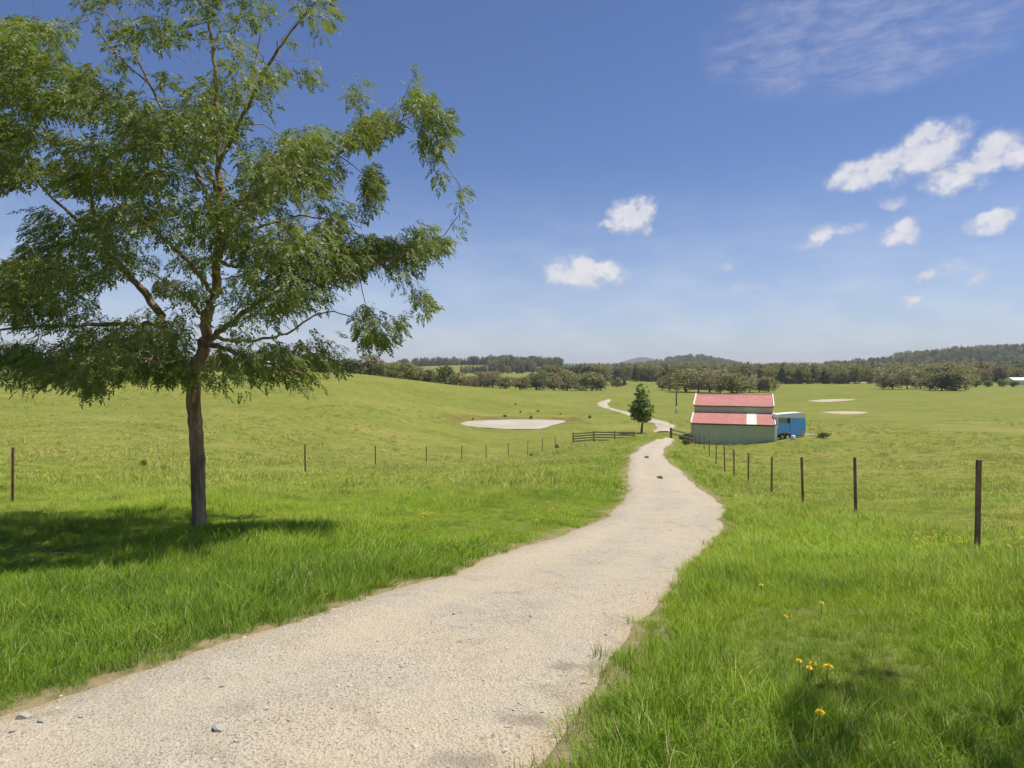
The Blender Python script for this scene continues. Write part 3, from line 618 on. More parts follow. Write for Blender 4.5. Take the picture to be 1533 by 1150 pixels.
# foliage masses: (px, py, rx, ry, amount)
LEAFY = [(35,48,46,26,1),(85,48,26,16,.85),(10,70,30,30,1),(120,110,30,18,.8),(150,5,26,10,.6),(350,55,26,26,.75),(300,40,16,22,.55),(20,100,38,45,1),(70,95,30,40,.95),(45,150,70,35,1),(8,170,26,50,1),(120,150,60,32,.95),(175,150,42,32,.95),(215,172,34,26,.9),(225,200,40,24,.9),(115,28,16,16,.7),(98,42,18,12,.55),
 (60,0,50,8,.6),(160,62,18,16,.55),(178,84,16,16,.7),(150,45,10,20,.4),(195,40,24,28,.62),(232,38,28,18,.8),(250,50,26,16,.85),(262,62,16,10,.7),(228,62,14,10,.7),(252,114,14,22,.95),(190,112,12,10,.6),(205,75,14,14,.5),(130,5,30,10,.4),(225,5,40,10,.5),(300,5,30,12,.5),
 (330,20,30,26,.8),(322,65,26,34,.65),(345,85,24,40,.6),(375,30,22,36,.55),(378,90,22,30,.4),(400,20,26,24,.5),(470,15,36,22,.75),(497,34,18,22,.75),(478,45,18,18,.7),(465,105,14,26,.8),(440,112,16,14,.6),(432,66,16,10,.6),(405,115,22,22,.8),(390,125,24,22,.85),(362,125,24,26,.8),(480,60,12,20,.5),(490,10,30,12,.6),
 (300,130,30,22,.8),(325,150,44,32,.9),(290,165,40,26,.9),(380,165,18,14,.6),(350,185,30,22,.8),(310,200,56,28,.95),(250,205,46,28,.95),(200,215,50,28,.95),(165,240,48,30,.9),(120,215,40,18,.7),(70,200,46,18,.75),(20,205,30,24,.9),(15,250,36,26,.95),(75,245,44,24,.85),(120,265,50,26,.95),(200,265,56,28,.98),(270,240,50,22,.75),(290,265,50,24,.8),
 (395,170,16,12,.5),(405,165,10,20,.5),(470,205,32,20,.9),(440,215,38,24,.95),(400,225,36,24,.8),(500,205,22,14,.7),(425,245,44,26,.95),(465,245,36,26,.9),(495,250,18,24,.8),(400,260,40,28,.95),(445,275,46,26,.9),(485,275,20,22,.75),(380,245,20,16,.7),
 (528,135,20,22,.85),(530,155,12,12,.5),(517,120,8,10,.4),(550,190,22,20,.85),(572,178,18,22,.85),(540,205,26,14,.7),(515,210,18,12,.6),(590,185,18,18,.6),(605,160,14,14,.5),(622,110,10,20,.7),(603,100,5,6,.5),(617,140,14,20,.85),(632,155,18,22,.9),(645,175,18,22,.85),(660,185,14,22,.8),(655,205,16,18,.7),(635,190,14,14,.6),(672,195,8,18,.6),(640,218,14,14,.7),(652,228,8,12,.7),(665,212,10,14,.6),
 (658,262,14,11,.9),(690,258,13,15,.55),(690,285,10,15,.8),(668,250,6,8,.4),(552,265,11,26,.9),(560,290,10,24,.8),(550,310,14,14,.7),(545,325,14,10,.6),(548,290,6,10,.4),
 (688,310,10,14,.85),(683,330,9,12,.8),(688,345,7,10,.7),(676,355,12,9,.7),(660,362,16,12,.75),(640,370,22,14,.85),(622,350,12,22,.8),(630,335,8,8,.5),(648,345,10,12,.5),(615,375,26,16,.85),(590,365,28,16,.8),(570,370,28,18,.8),(560,390,26,12,.8),(545,365,24,18,.8),(596,388,20,8,.5),(575,402,18,8,.6),(612,400,16,12,.75),(606,415,9,12,.7),(580,415,6,14,.7),(592,432,4,7,.5),(612,388,8,14,.6),
 (627,440,16,14,.8),(636,455,9,12,.7),(630,468,8,8,.8),(620,445,10,8,.5),(542,470,14,18,.9),(548,490,14,18,.95),(553,508,16,10,.95),(550,455,6,8,.7),(540,490,8,16,.5),(578,466,10,6,.85),(592,480,10,14,.9),(590,492,14,10,.9),(578,505,14,9,.9),(572,514,8,5,.7),(600,475,4,10,.6),(568,482,14,4,.55),(613,492,3,10,.4),
 (500,345,34,22,.85),(470,355,36,24,.85),(500,370,40,22,.95),(520,385,34,18,.95),(490,395,40,18,.95),(450,390,40,24,.95),(420,360,36,22,.85),(470,310,32,18,.6),(510,310,22,22,.55),(420,325,36,20,.7),(390,300,36,24,.9),(350,310,40,28,.9),(310,330,44,30,.9),(350,360,40,28,.95),(390,385,40,26,.95),(440,425,46,22,.95),(470,415,40,16,.9),(400,420,40,22,.9),(510,405,30,14,.75),(530,400,22,8,.5),
 (400,455,36,20,.85),(440,455,34,18,.85),(465,445,26,18,.7),(485,440,22,14,.45),(360,430,36,24,.85),(350,470,32,22,.8),(380,495,36,20,.8),(500,450,14,14,.5),(420,478,24,14,.6),(455,490,14,14,.45),(475,495,12,18,.5),(472,515,16,14,.7),(500,505,10,14,.45),(455,515,14,14,.6),(505,525,10,12,.6),(505,545,14,14,.7),(480,545,22,14,.8),(455,540,24,18,.85),(425,530,32,20,.95),(395,525,30,18,.95),(375,545,30,18,.9),(415,555,26,16,.85),(390,570,16,10,.7),(350,560,24,14,.7),(330,575,16,10,.6),(360,585,14,8,.6),(384,582,12,10,.8),(452,572,13,14,.9),(470,560,14,8,.5),(440,560,14,10,.6),(345,590,18,6,.5),(310,590,10,8,.6),(485,575,6,8,.4),
 (340,530,26,22,.85),(270,545,30,18,.9),(245,565,18,10,.7),(225,545,34,22,.95),(300,560,24,18,.7),
 (60,320,30,14,.7),(90,330,40,20,.9),(60,355,36,20,.9),(110,360,44,24,.95),(160,330,44,26,.9),(210,320,50,26,.95),(260,310,50,26,.9),(230,355,44,20,.8),(170,375,40,20,.85),(80,385,54,22,.95),(25,405,40,22,.95),(60,420,54,24,1),(20,445,40,24,1),(110,415,50,24,.95),(150,400,34,18,.85),(75,455,50,18,.95),(115,455,34,16,.8),(30,475,34,12,.8),(200,390,36,18,.7),(270,370,36,18,.6),(260,425,30,18,.85),(290,440,24,24,.8),(240,400,24,14,.6),(290,390,30,18,.7),
 (130,472,30,12,.7),(170,482,36,12,.8),(215,470,24,14,.75),(90,485,50,10,.65),(40,488,40,6,.5),
 (200,505,60,20,1),(140,510,46,20,.9),(260,500,34,22,.85),(280,480,24,20,.7),(240,525,46,22,1),(170,530,56,22,1),(110,530,50,24,.98),(60,525,48,22,1),(20,530,34,24,1),(25,550,30,12,.9),(55,560,28,14,.9),(90,550,40,16,.95),(130,555,44,16,1),(165,560,26,14,.9),(130,575,26,12,.9),(150,580,12,8,.8),(105,575,22,8,.7),(20,572,12,6,.8),(45,575,14,8,.6),(85,583,8,4,.6),(200,560,30,12,.7),
 (-40,150,50,80,.9),(-40,250,40,60,.9),(-40,430,50,60,.9),(-40,530,50,40,.9),(-90,300,50,120,.6),(320,-40,120,40,.7),(200,-40,100,40,.5),(450,-30,70,30,.5),(60,-30,80,30,.5),(320,-100,100,50,.6)]
GAPS = [(18,350,26,24),(10,325,22,14),(186,452,27,17),(170,440,20,8),(115,455,8,5),(25,502,26,6),(75,496,20,3),(222,372,14,5),(252,368,12,8),(262,378,10,6),(330,420,8,6),(345,432,10,6),(278,464,8,8),(392,487,12,12),(375,500,6,5),(345,455,6,6),(65,62,12,12),(112,75,14,18),(70,125,10,8),(100,125,8,6),(12,155,14,6),(20,160,20,8),(70,170,12,5),(100,178,10,8),(112,180,12,6),(60,228,12,5),(20,225,12,3),(390,185,12,20),(372,200,8,18),(255,225,8,8),(265,232,8,5),(258,268,8,6),(300,262,6,8),(330,225,4,6),(415,305,10,6),(440,318,14,6),(462,340,10,6),(480,320,10,8),(520,350,8,10),(400,320,6,5),(420,500,8,6),(440,500,10,12),(455,470,10,8),(300,505,6,8),(290,500,6,6),(250,440,6,8),(410,215,10,12),(500,140,20,60),(350,45,4,14),(300,100,14,30),(270,90,20,16),(280,120,12,22),(350,345,4,4),(225,345,6,4),(62,395,8,4),(100,345,10,4),(100,392,10,4)]
def leaf_amount(px, py):
    v = np.zeros(px.shape)
    for a, b, rx, ry, w in LEAFY: v = np.maximum(v, w * np.clip(1.35 - (((px - a) / rx) ** 2 + ((py - b) / ry) ** 2), 0, 1))
    for a, b, rx, ry in GAPS: v = v * (1 - np.clip(1.5 - (((px - a) / rx) ** 2 + ((py - b) / ry) ** 2) * 1.1, 0, 1) * .96)
    return v
def frond(seed, pairs, L, ll, lw):
    """one feathery compound leaf along +x, arching down"""
    r = np.random.default_rng(seed); V = []; Q = []
    for i in range(pairs):
        t = (i + .6) / pairs; x = L * t; z = -.35 * L * t * t + .05 * L * t
        for s in (-1, 1):
            a = R(62 - 22 * t) * s + r.normal(0, .15); l = ll * (1 - .35 * abs(t - .45)) * r.uniform(.8, 1.15); dr = r.uniform(-.45, .1); tw = r.normal(0, .35)
            d = np.array([math.cos(a), math.sin(a), dr]); d /= np.linalg.norm(d); sd = np.cross(d, [0, 0, 1.0]); sd /= np.linalg.norm(sd); sd = sd * math.cos(tw) + np.array([0, 0, 1]) * math.sin(tw)
            p = np.array([x, 0, z]); b = len(V); V += [p, p + d * l * .5 + sd * lw * .5, p + d * l, p + d * l * .5 - sd * lw * .5]; Q.append((b, b + 1, b + 2, b + 3))
    p = np.array([L * .97, 0, -.3 * L]); b = len(V); V += [p, p + [ll * .5, lw * .5, -.02], p + [ll, 0, -.05], p + [ll * .5, -lw * .5, -.02]]; Q.append((b, b + 1, b + 2, b + 3))
    return np.array(V), np.array(Q)
def place_fronds(protos, P, D, r, scale=(.75, 1.25)):
    """fronds at points P heading along D"""
    Vs = []; Qs = []; Bs = []; b = 0
    for p, d in zip(P, D):
        V, Q = protos[r.integers(len(protos))]; s = r.uniform(*scale); d = d / (np.linalg.norm(d) + 1e-9)
        sd = np.cross([0, 0, 1.0], d); n = np.linalg.norm(sd); sd = np.array([0, 1.0, 0]) if n < 1e-3 else sd / n; up = np.cross(d, sd)
        rl = r.normal(0, .5); sd, up = sd * math.cos(rl) + up * math.sin(rl), up * math.cos(rl) - sd * math.sin(rl)
        Vs.append((V @ np.stack([d, sd, up])) * s + p); Qs.append(Q + b); b += len(V); Bs.append(np.full(len(V), r.uniform()))
    return np.concatenate(Vs), np.concatenate(Qs), np.concatenate(Bs)
def build_big_tree():
    r = np.random.default_rng(21); wood = MB(); nodes = []; nrad = []
    for L in LIMBS:
        pts = [tp(a, b, c) for a, b, c, _ in L]; rad = [q[3] * (.92 if L is LIMBS[0] else .84) for q in L]; pp = []; rr = []
        for i in range(len(pts) - 1):
            m = max(2, int((pts[i + 1] - pts[i]).length / .12))
            for j in range(m):
                t = j / m; p = pts[i].lerp(pts[i + 1], t); rd = rad[i] * (1 - t) + rad[i + 1] * t
                w = .35 * rd if rd < .12 else .03 * rd; pp.append(p + Vector(r.normal(0, w, 3)) * (0 if (i == 0 and j == 0) else 1)); rr.append(rd * r.uniform(.93, 1.07))
        pp.append(pts[-1]); rr.append(rad[-1]); wood.tube(pp, rr, 10 if rad[0] > .1 else 7)
        if L is not LIMBS[0]: nodes += [tuple(p) for p in pp]; nrad += rr
    for i in range(5):   # root flare
        a = i * 1.26 + .4; wood.tube([ROOT + Vector((0, 0, .22)), ROOT + Vector((math.cos(a) * .11, math.sin(a) * .11, .05)), ROOT + Vector((math.cos(a) * .19, math.sin(a) * .19, -.06))], [.07, .065, .03], 7)
    nodes = np.array(nodes); nrad = np.array(nrad)
    # spray centres, sampled all through the crown's depth
    C = []; tries = 0
    while len(C) < 1640 and tries < 300:
        tries += 1; px = r.uniform(-130, 710, 4000); py = r.uniform(-150, 595, 4000); am = leaf_amount(px, py); k = r.uniform(0, 1, 4000) < am ** 2.6 * .16 * np.where(px > 495, 1.7, 1.0); px, py, am = px[k], py[k], am[k]
        D = 3.9 * np.sqrt(np.clip(1 - ((px - 270) / 400) ** 2 * .95 - np.clip((py - 520) / 110, 0, 1) ** 2 * .3, .02, 1)); D = np.minimum(D, np.where(px > 500, 1.3, 9))
        for a, b, d in zip(px, py, D):
            dy = r.uniform(-1, 1) * d
            if r.uniform() < .25: dy *= .5
            C.append(np.array(tp(a, b, dy)))
    C = np.array(C[:1640]); P = []; Dd = []; nn = len(nodes); buf = np.zeros((nn + 2 * len(C), 3)); buf[:nn] = nodes; brad = np.zeros(len(buf)); brad[:nn] = nrad
    C = C[np.argsort([np.min(np.linalg.norm(nodes - c, axis=1)) for c in C])]
    for c in C:
        d = np.linalg.norm(buf[:nn] - c, axis=1) + (buf[:nn, 2] > c[2] + .15) * .35; j = int(np.argmin(d)); q = buf[j]; v = c - q; dist = np.linalg.norm(v)
        if .06 < dist < 1.6:
            mid = q + v * .5 + np.array([0, 0, .10 * dist]) + r.normal(0, .07 * dist, 3); r0 = min(brad[j] * .7, .004 + .010 * dist)
            wood.tube([q, mid, c], [r0, r0 * .75, max(.003, r0 * .4)], 5, False)
            buf[nn] = mid; buf[nn + 1] = c; brad[nn] = r0 * .75; brad[nn + 1] = max(.003, r0 * .4); nn += 2
        od = v / (dist + 1e-6); od[2] *= .4; ctr = np.array(tp(285, 400)); away = c - ctr; away[2] *= .2; away /= np.linalg.norm(away) + 1e-6
        nf = r.integers(13, 20); u = r.normal(0, 1, (nf, 3)) * [.14, .14, .105]
        P.append(c + u); hd = u * [1, 1, .3] * 3.5 + od * .35 + away * .35 + r.normal(0, .25, (nf, 3)); hd[:, 2] = hd[:, 2] * .6 - .34; Dd.append(hd)
    P = np.concatenate(P); Dd = np.concatenate(Dd)
    q = np.stack([P[:, 0] / P[:, 1] * F + CX, HY - (P[:, 2] - EYE) / P[:, 1] * F], -1)       # keep sprays inside the traced outline
    ok = (leaf_amount(q[:, 0], q[:, 1]) > .30); P, Dd = P[ok], Dd[ok]
    protos = [frond(s, 5, .21, .085, .036) for s in range(8)]
    V, Q, B = place_fronds(protos, P, Dd, r, (.6, 1.05))
    root = empty('shade_tree', ROOT); tag(root, 'tall feathery-leaved shade tree with a bare brown trunk beside the gravel road', 'tree')
    inv = Matrix.Translation(-ROOT)
    wood.V = [tuple(Vector(v) - ROOT) for v in wood.V]; wood.build('trunk', M['bark'], root, True)
    me = fast_mesh('crown', V - np.array(ROOT), Q, [M['leaf']]); a = me.attributes.new('bl', 'FLOAT', 'POINT'); a.data.foreach_set('value', B.astype(np.float32)); link('crown', me, root)
    qk = np.repeat(r.uniform(0, 1, len(Q) // 11 + 1) < .30, 11)[:len(Q)]; Q2 = Q[qk]; V2 = (V - np.array(ROOT))[Q2.ravel()]
    thin = fast_mesh('crown', V2, np.arange(len(V2)).reshape(-1, 4), [M['leaf']])      # an airier crown for the second tree
    return root, thin
BIG, THIN = build_big_tree()
# the tree that stands behind the camera and throws the shade on the near right-hand grass
t2 = copy_tree(BIG); t2.location = (8.3, 2.1, h1(8.3, 2.1) - .05)
for ch in t2.children:
    if ch.name.startswith('crown'): ch.data = THIN; t2.rotation_euler = (0, 0, R(140)); t2.scale = (.95, .95, 1.12)
tag(t2, 'tree just out of frame whose soft shade lies on the near right-hand grass', 'tree')

# ------------------------------------------------------------------ far trees
def lobe_tree(seed, mat, lobes, n, leaf, trunk_h, limbs=4, trunk_r=.022, barkm='bark_far', flat=.7, shell=.75):
    """unit-height tree: a trunk with limbs into every lobe, leaf clumps spread through the lobes; returns trunk and crown meshes"""
    r = np.random.default_rng(seed); mb = MB(); top = max(z for _, _, z, _, _ in lobes); lean = r.normal(0, .02, 2)
    mb.tube([(0, 0, -.03), (lean[0] * .5, lean[1] * .5, trunk_h * .6), (lean[0], lean[1], trunk_h), (lean[0] * 1.6, lean[1] * 1.6, top * .9)], [trunk_r * 1.25, trunk_r, trunk_r * .8, trunk_r * .25], 6)
    for (x, y, z, rx, rz) in lobes: mb.tube([(lean[0], lean[1], trunk_h * .9), (x * .5, y * .5, (trunk_h + z) / 2 - .02), (x, y, z)], [trunk_r * .6, trunk_r * .4, trunk_r * .12], 5)
    tot = sum(a[3] ** 2 * a[4] for a in lobes); V = []; Q = []; B = []
    for (x, y, z, rx, rz) in lobes:
        m = max(6, int(n * rx ** 2 * rz / tot)); d = r.normal(0, 1, (m, 3)); d /= np.linalg.norm(d, axis=1)[:, None]; rad = r.uniform(0, 1, m) ** (1 / 3) * (1 - shell) + shell * r.uniform(.55, 1.08, m)
        bump = 1 + .22 * np.sin(d[:, 0] * 5 + seed) * np.sin(d[:, 1] * 4 + 1.3 * seed) + .15 * np.sin(d[:, 2] * 6 + seed * .7)
        c = d * (rad * bump)[:, None] * [rx, rx, rz] + [x, y, z]; bv = r.uniform()
        for p in c:
            a = r.normal(0, 1, 3); a[2] *= flat; a /= np.linalg.norm(a); b = np.cross(a, r.normal(0, 1, 3)); b /= np.linalg.norm(b) + 1e-6; s = leaf * r.uniform(.5, 1.25); k = len(V)
            V += [p + a * s, p + b * s * .55, p - a * s * .8, p - b * s * .6]; Q.append((k, k + 1, k + 2, k + 3)); B += [np.clip(bv * .6 + .4 * r.uniform(), 0, 1)] * 4
    tm = mesh_from('trunk', mb.V, mb.F, M[barkm], True); cm = fast_mesh('crown', V, Q, [M[mat]])
    a = cm.attributes.new('bl', 'FLOAT', 'POINT'); a.data.foreach_set('value', np.array(B[:len(cm.vertices)], np.float32)); return tm, cm
def rand_lobes(seed, n, spread, z0, z1, r0, r1, sq=.75):
    r = np.random.default_rng(seed); out = []
    for i in range(n):
        z = z0 + (z1 - z0) * (i + r.uniform()) / n; f = math.sin(math.pi * min(.95, max(.12, (z - z0 + .1) / (z1 - z0 + .2)))) ** .6; a = i * 2.4 + r.uniform(0, 1); rr = spread * f * math.sqrt(r.uniform(.15, 1)); rad = r.uniform(r0, r1)
        out.append((rr * math.cos(a), rr * math.sin(a), z, rad, rad * sq))
    return out
KIND = {}
def kind(name, defs): KIND[name] = [lobe_tree(*d) for d in defs]
kind('dark', [(101 + i, 'leaf_dark', rand_lobes(101 + i, 14, .30, .10, .84, .14, .21), 1500, .042, .2) for i in range(3)])
kind('olive', [(111 + i, 'leaf_olive', rand_lobes(111 + i, 14, .30, .12, .86, .13, .20), 1300, .042, .22) for i in range(4)])
kind('brown', [(121 + i, 'leaf_brown', rand_lobes(121 + i, 14, .29, .12, .86, .12, .19), 1200, .042, .22) for i in range(3)])
kind('grey', [(131 + i, 'leaf_grey', rand_lobes(131 + i, 17, .30, .14, .92, .07, .14), 620, .036, .25, 4, .018) for i in range(3)])
kind('bush', [(141 + i, 'leaf_dark', rand_lobes(141 + i, 9, .40, .18, .72, .20, .30), 900, .07, .1) for i in range(2)])
kind('fresh_bush', [(146 + i, 'leaf_fresh', rand_lobes(146 + i, 9, .40, .18, .72, .20, .30), 900, .07, .1) for i in range(2)])
kind('pine', [(151 + i, 'leaf_pine', [(0, 0, .2 + .72 * j / 7, .20 * (1 - j / 8.5) + .02, .10) for j in range(8)], 800, .04, .15) for i in range(2)])
kind('young', [(161, 'leaf_fresh', [(-.02, 0, .86, .10, .15), (.02, .03, .72, .13, .15), (-.10, 0, .70, .11, .14), (.15, .02, .62, .10, .17), (-.19, .03, .56, .09, .13), (.04, -.05, .52, .18, .16), (-.08, .05, .46, .18, .15), (.12, .05, .42, .16, .15), (-.02, 0, .34, .20, .13), (-.13, -.05, .38, .13, .12), (.19, -.02, .50, .09, .13)], 1700, .040, .24, 4, .020, 'bark', .7, .6)])
def far_tree(name, kd, px, base, top, w, label, group=None, cat='tree', Y=None):
    b = place(px, base) if Y is None else at(px, Y)
    h = (EYE - (top - HY) / F * b[1]) - b[2]; tm, cm = random.choice(KIND[kd])
    o = empty(name, b, random.uniform(0, 6.28)); tag(o, label, cat, group)
    link('trunk', tm, o); link('crown', cm, o); dv = .66 if 'bush' not in kd else 1.25
    ww = w * (1.25 if cat == 'tree' and kd != 'young' else 1.0) / F * b[1] / dv; o.scale = (ww, ww, h * 1.02); return o
ORD = ['first', 'second', 'third', 'fourth', 'fifth', 'sixth', 'seventh', 'eighth', 'ninth', 'tenth', 'eleventh', 'twelfth', 'thirteenth', 'fourteenth', 'fifteenth', 'sixteenth', 'seventeenth', 'eighteenth', 'nineteenth', 'twentieth', 'twenty-first', 'twenty-second']
CN = {'dark': 'dark green', 'olive': 'olive green', 'brown': 'brownish olive', 'grey': 'grey', 'bush': 'dark bushy', 'fresh_bush': 'bright green bushy', 'pine': 'dark pine'}
def row(items, where, group):
    items = sorted(items)
    for i, it in enumerate(items):
        px, top, base, w, kd = it[:5]; Y = it[5] if len(it) > 5 else None
        far_tree('gum_tree' if kd != 'bush' else 'bushy_tree', kd, px, base, top, w, f'{CN[kd]} tree, {ORD[i]} from the left {where}', group, Y=Y)
row([(440,538,0,34,'brown',215),(470,533,0,32,'dark',215),(500,537,0,30,'brown',212),(525,535,0,26,'dark',212),(553,528,0,34,'brown',215),(568,542,0,20,'bush',205),(587,541,0,26,'olive',222),(607,541,0,30,'olive',228),(627,548,0,22,'brown',236),(642,552,0,18,'dark',238)],
    'on the left crest', 'trees along the crest of the paddock')
row([(667,546,575,22,'dark'),(688,557,577,22,'brown'),(704,562,578,18,'olive'),(719,554,579,28,'brown'),(738,553,580,24,'brown'),(757,562,582,24,'olive'),(779,564,584,24,'brown'),(803,556,584,36,'dark'),(829,564,584.5,24,'brown'),(849,552,585,30,'olive'),(868,560,585,26,'dark'),(886,556,585,28,'olive'),(899,566,585,20,'brown')],
    'in the row beyond the pond', 'trees in the row beyond the pond')
row([(816,546,0,30,'brown',470),(838,545,0,26,'olive',480),(862,543,0,34,'dark',470),(884,545,0,30,'brown',475),(902,547,0,28,'brown',465)], 'in the taller row behind', 'tall trees behind the row beyond the pond')
far_tree('gum_tree', 'dark', 919, 575, 547, 28, 'round dark olive tree standing alone on a bare trunk right of the pond tree rows')
row([(976,556,571,20,'grey'),(991,563,584,13,'brown'),(1003,557,585,16,'brown'),(1027,550,587,38,'olive'),(1046,553,588,28,'grey'),(1062,551,588,34,'grey'),(1078,552,589,28,'grey'),(1095,557,589,32,'olive'),(1110,562,588,20,'brown'),(1122,560,588,22,'grey'),(1137,563,587,20,'brown'),(1151,562,587,20,'olive')],
    'in the row behind the shed', 'trees in the row behind the shed')
row([(1322,549,583,24,'grey'),(1336,558,583,24,'brown'),(1358,549,583,26,'grey'),(1378,552,582,20,'brown'),(1392,557,584,24,'brown'),(1410,556,585,26,'dark'),(1428,555,585,32,'dark'),(1446,560,584,22,'grey'),(1350,545,0,30,'olive',430),(1385,543,0,34,'olive',430),(1415,541,0,34,'brown',430),(1440,545,0,30,'olive',430)],
    'in the far right clump', 'trees in the clump on the far right flat')
for i, (px, top, base, w) in enumerate([(1462,566,580,18), (1480,567,580,20), (1500,565,580,18), (1518,568,580,16)]):
    far_tree('bush', 'fresh_bush', px, base, top, w, 'green bush, ' + ['leftmost', 'second', 'third', 'rightmost'][i] + ' of the four right of the far right clump', 'green bushes right of the far clump', 'bush')
far_tree('young_tree', 'young', 960, 648.5, 574, 54, 'small upright dark green tree on a thin trunk beside the bend of the road')
for (px, base, top, w, kd, lab) in [(1233,656,646,24,'bush','dark green shrub at the hitch end of the blue horse trailer'), (1027,667,656,16,'bush','dark low shrub at the left front corner of the shed'),
    (214,698,687,15,'fresh_bush','dark green weed clump alone in the left paddock near the tree'), (756,625,618,10,'fresh_bush','small dark weed on the middle of the pond bank'), (795,627,619,9,'fresh_bush','green weed clump above the right part of the pond'),
    (805,617,612,9,'fresh_bush','dark weed on the line above the pond bank, right of its middle'), (779,618.5,613,6,'bush','tiny weed just above the pond bank'), (772,606.5,602,6,'fresh_bush','tiny bush on the slope high above the pond'), (883,628,618,9,'fresh_bush','small bush between the pond and the rail fence'), (708,628.5,624,6,'bush','tiny dark weed at the left end of the pond'), (839,621,617,5,'bush','small weed at the right end above the pond'),
    (968,687,682,9,'fresh_bush','grass tuft in the middle of the road near its narrow bend'), (988,718,711.5,13,'fresh_bush','wider grass tuft in the middle of the road where it narrows'), (834,672,664,8,'fresh_bush','small weed at the far end of the left post line'), (795,683.5,678,7,'fresh_bush','weed at the foot of a far left post')]:
    if 'pond' in lab: top = base - (base - top) * .72; w *= .72
    far_tree('grass_tuft' if 'tuft' in lab else ('shrub' if 'shrub' in lab else 'weed'), kd, px, base, top, w, lab, None, 'grass tuft' if 'tuft' in lab else ('shrub' if 'shrub' in lab else 'weed'))

# far woods that read as one mass
def joined(kd):
    out = []
    for tm, cm in KIND[kd]:
        bm = bmesh.new(); bm.from_mesh(tm); nt = len(bm.faces); bm.from_mesh(cm); me = bpy.data.meshes.new('wood_tree'); bm.faces.ensure_lookup_table()
        for i, f in enumerate(bm.faces): f.material_index = 0 if i < nt else 1
        bm.to_mesh(me); bm.free(); me.materials.append(tm.materials[0]); me.materials.append(cm.materials[0]); out.append(me)
    return out
WOOD = joined('dark') + joined('olive') + joined('pine') + joined('brown')[:1]
def wood(name, regions):
    P = []; S = []; Rt = []; I = []
    for (px0, px1, Y0, Y1, n, h0, h1_, sel) in regions:
        px = rng.uniform(px0, px1, n); Y = rng.uniform(Y0, Y1, n); x = (px - CX) / F * Y; z = H(x, Y); hh = rng.uniform(h0, h1_, n)
        P.append(np.stack([x, Y, z - .3], -1)); w = hh * rng.uniform(.8, 1.25, n); S.append(np.stack([w, w, hh], -1)); Rt.append(np.stack([np.zeros(n), np.zeros(n), rng.uniform(0, 6.28, n)], -1)); I.append(rng.choice(sel, n))
    scatter(name, np.concatenate(P), np.concatenate(S), np.concatenate(Rt), np.concatenate(I), WOOD)
D_, O_, PN, BR = [0, 1, 2], [3, 4, 5, 6], [7, 8], [9]
wood('woodland', [(1150,1325,470,520,60,9,15,D_ + O_), (1150,1340,520,700,170,12,17,D_ + O_ + BR), (940,1170,560,760,190,12,17,O_ + D_), (1320,1540,520,800,230,12,18,O_ + D_ + BR), (880,1010,620,800,70,11,15,D_ + O_), (1440,1560,455,540,46,9,13,D_ + O_),
                  (1330,1560,1150,1420,380,9,20,D_ + PN), (1340,1620,1420,1600,420,10,25,D_ + PN + O_), (1280,1400,900,1300,120,12,18,D_ + O_), (1235,1350,1300,1560,220,10,17,D_ + PN),
                  (735,840,1050,1330,190,14,24,PN + D_), (596,740,1290,1420,150,10,20,PN + D_), (690,790,980,1080,46,9,14,D_), (600,900,1500,1700,120,12,18,D_), (880,1010,1300,1500,130,12,18,D_), (1000,1330,900,1300,170,12,18,O_ + D_), (930,1110,1850,2050,420,9,15,O_), (400,600,900,1300,90,12,18,D_), (-60,420,240,330,60,7,11,O_ + D_), (655,935,425,470,75,4,7,O_ + D_), (545,660,240,300,26,4,6,O_ + D_), (1035,1160,350,375,34,4,7,O_ + D_), (1320,1460,400,440,36,4,8,O_ + D_)])

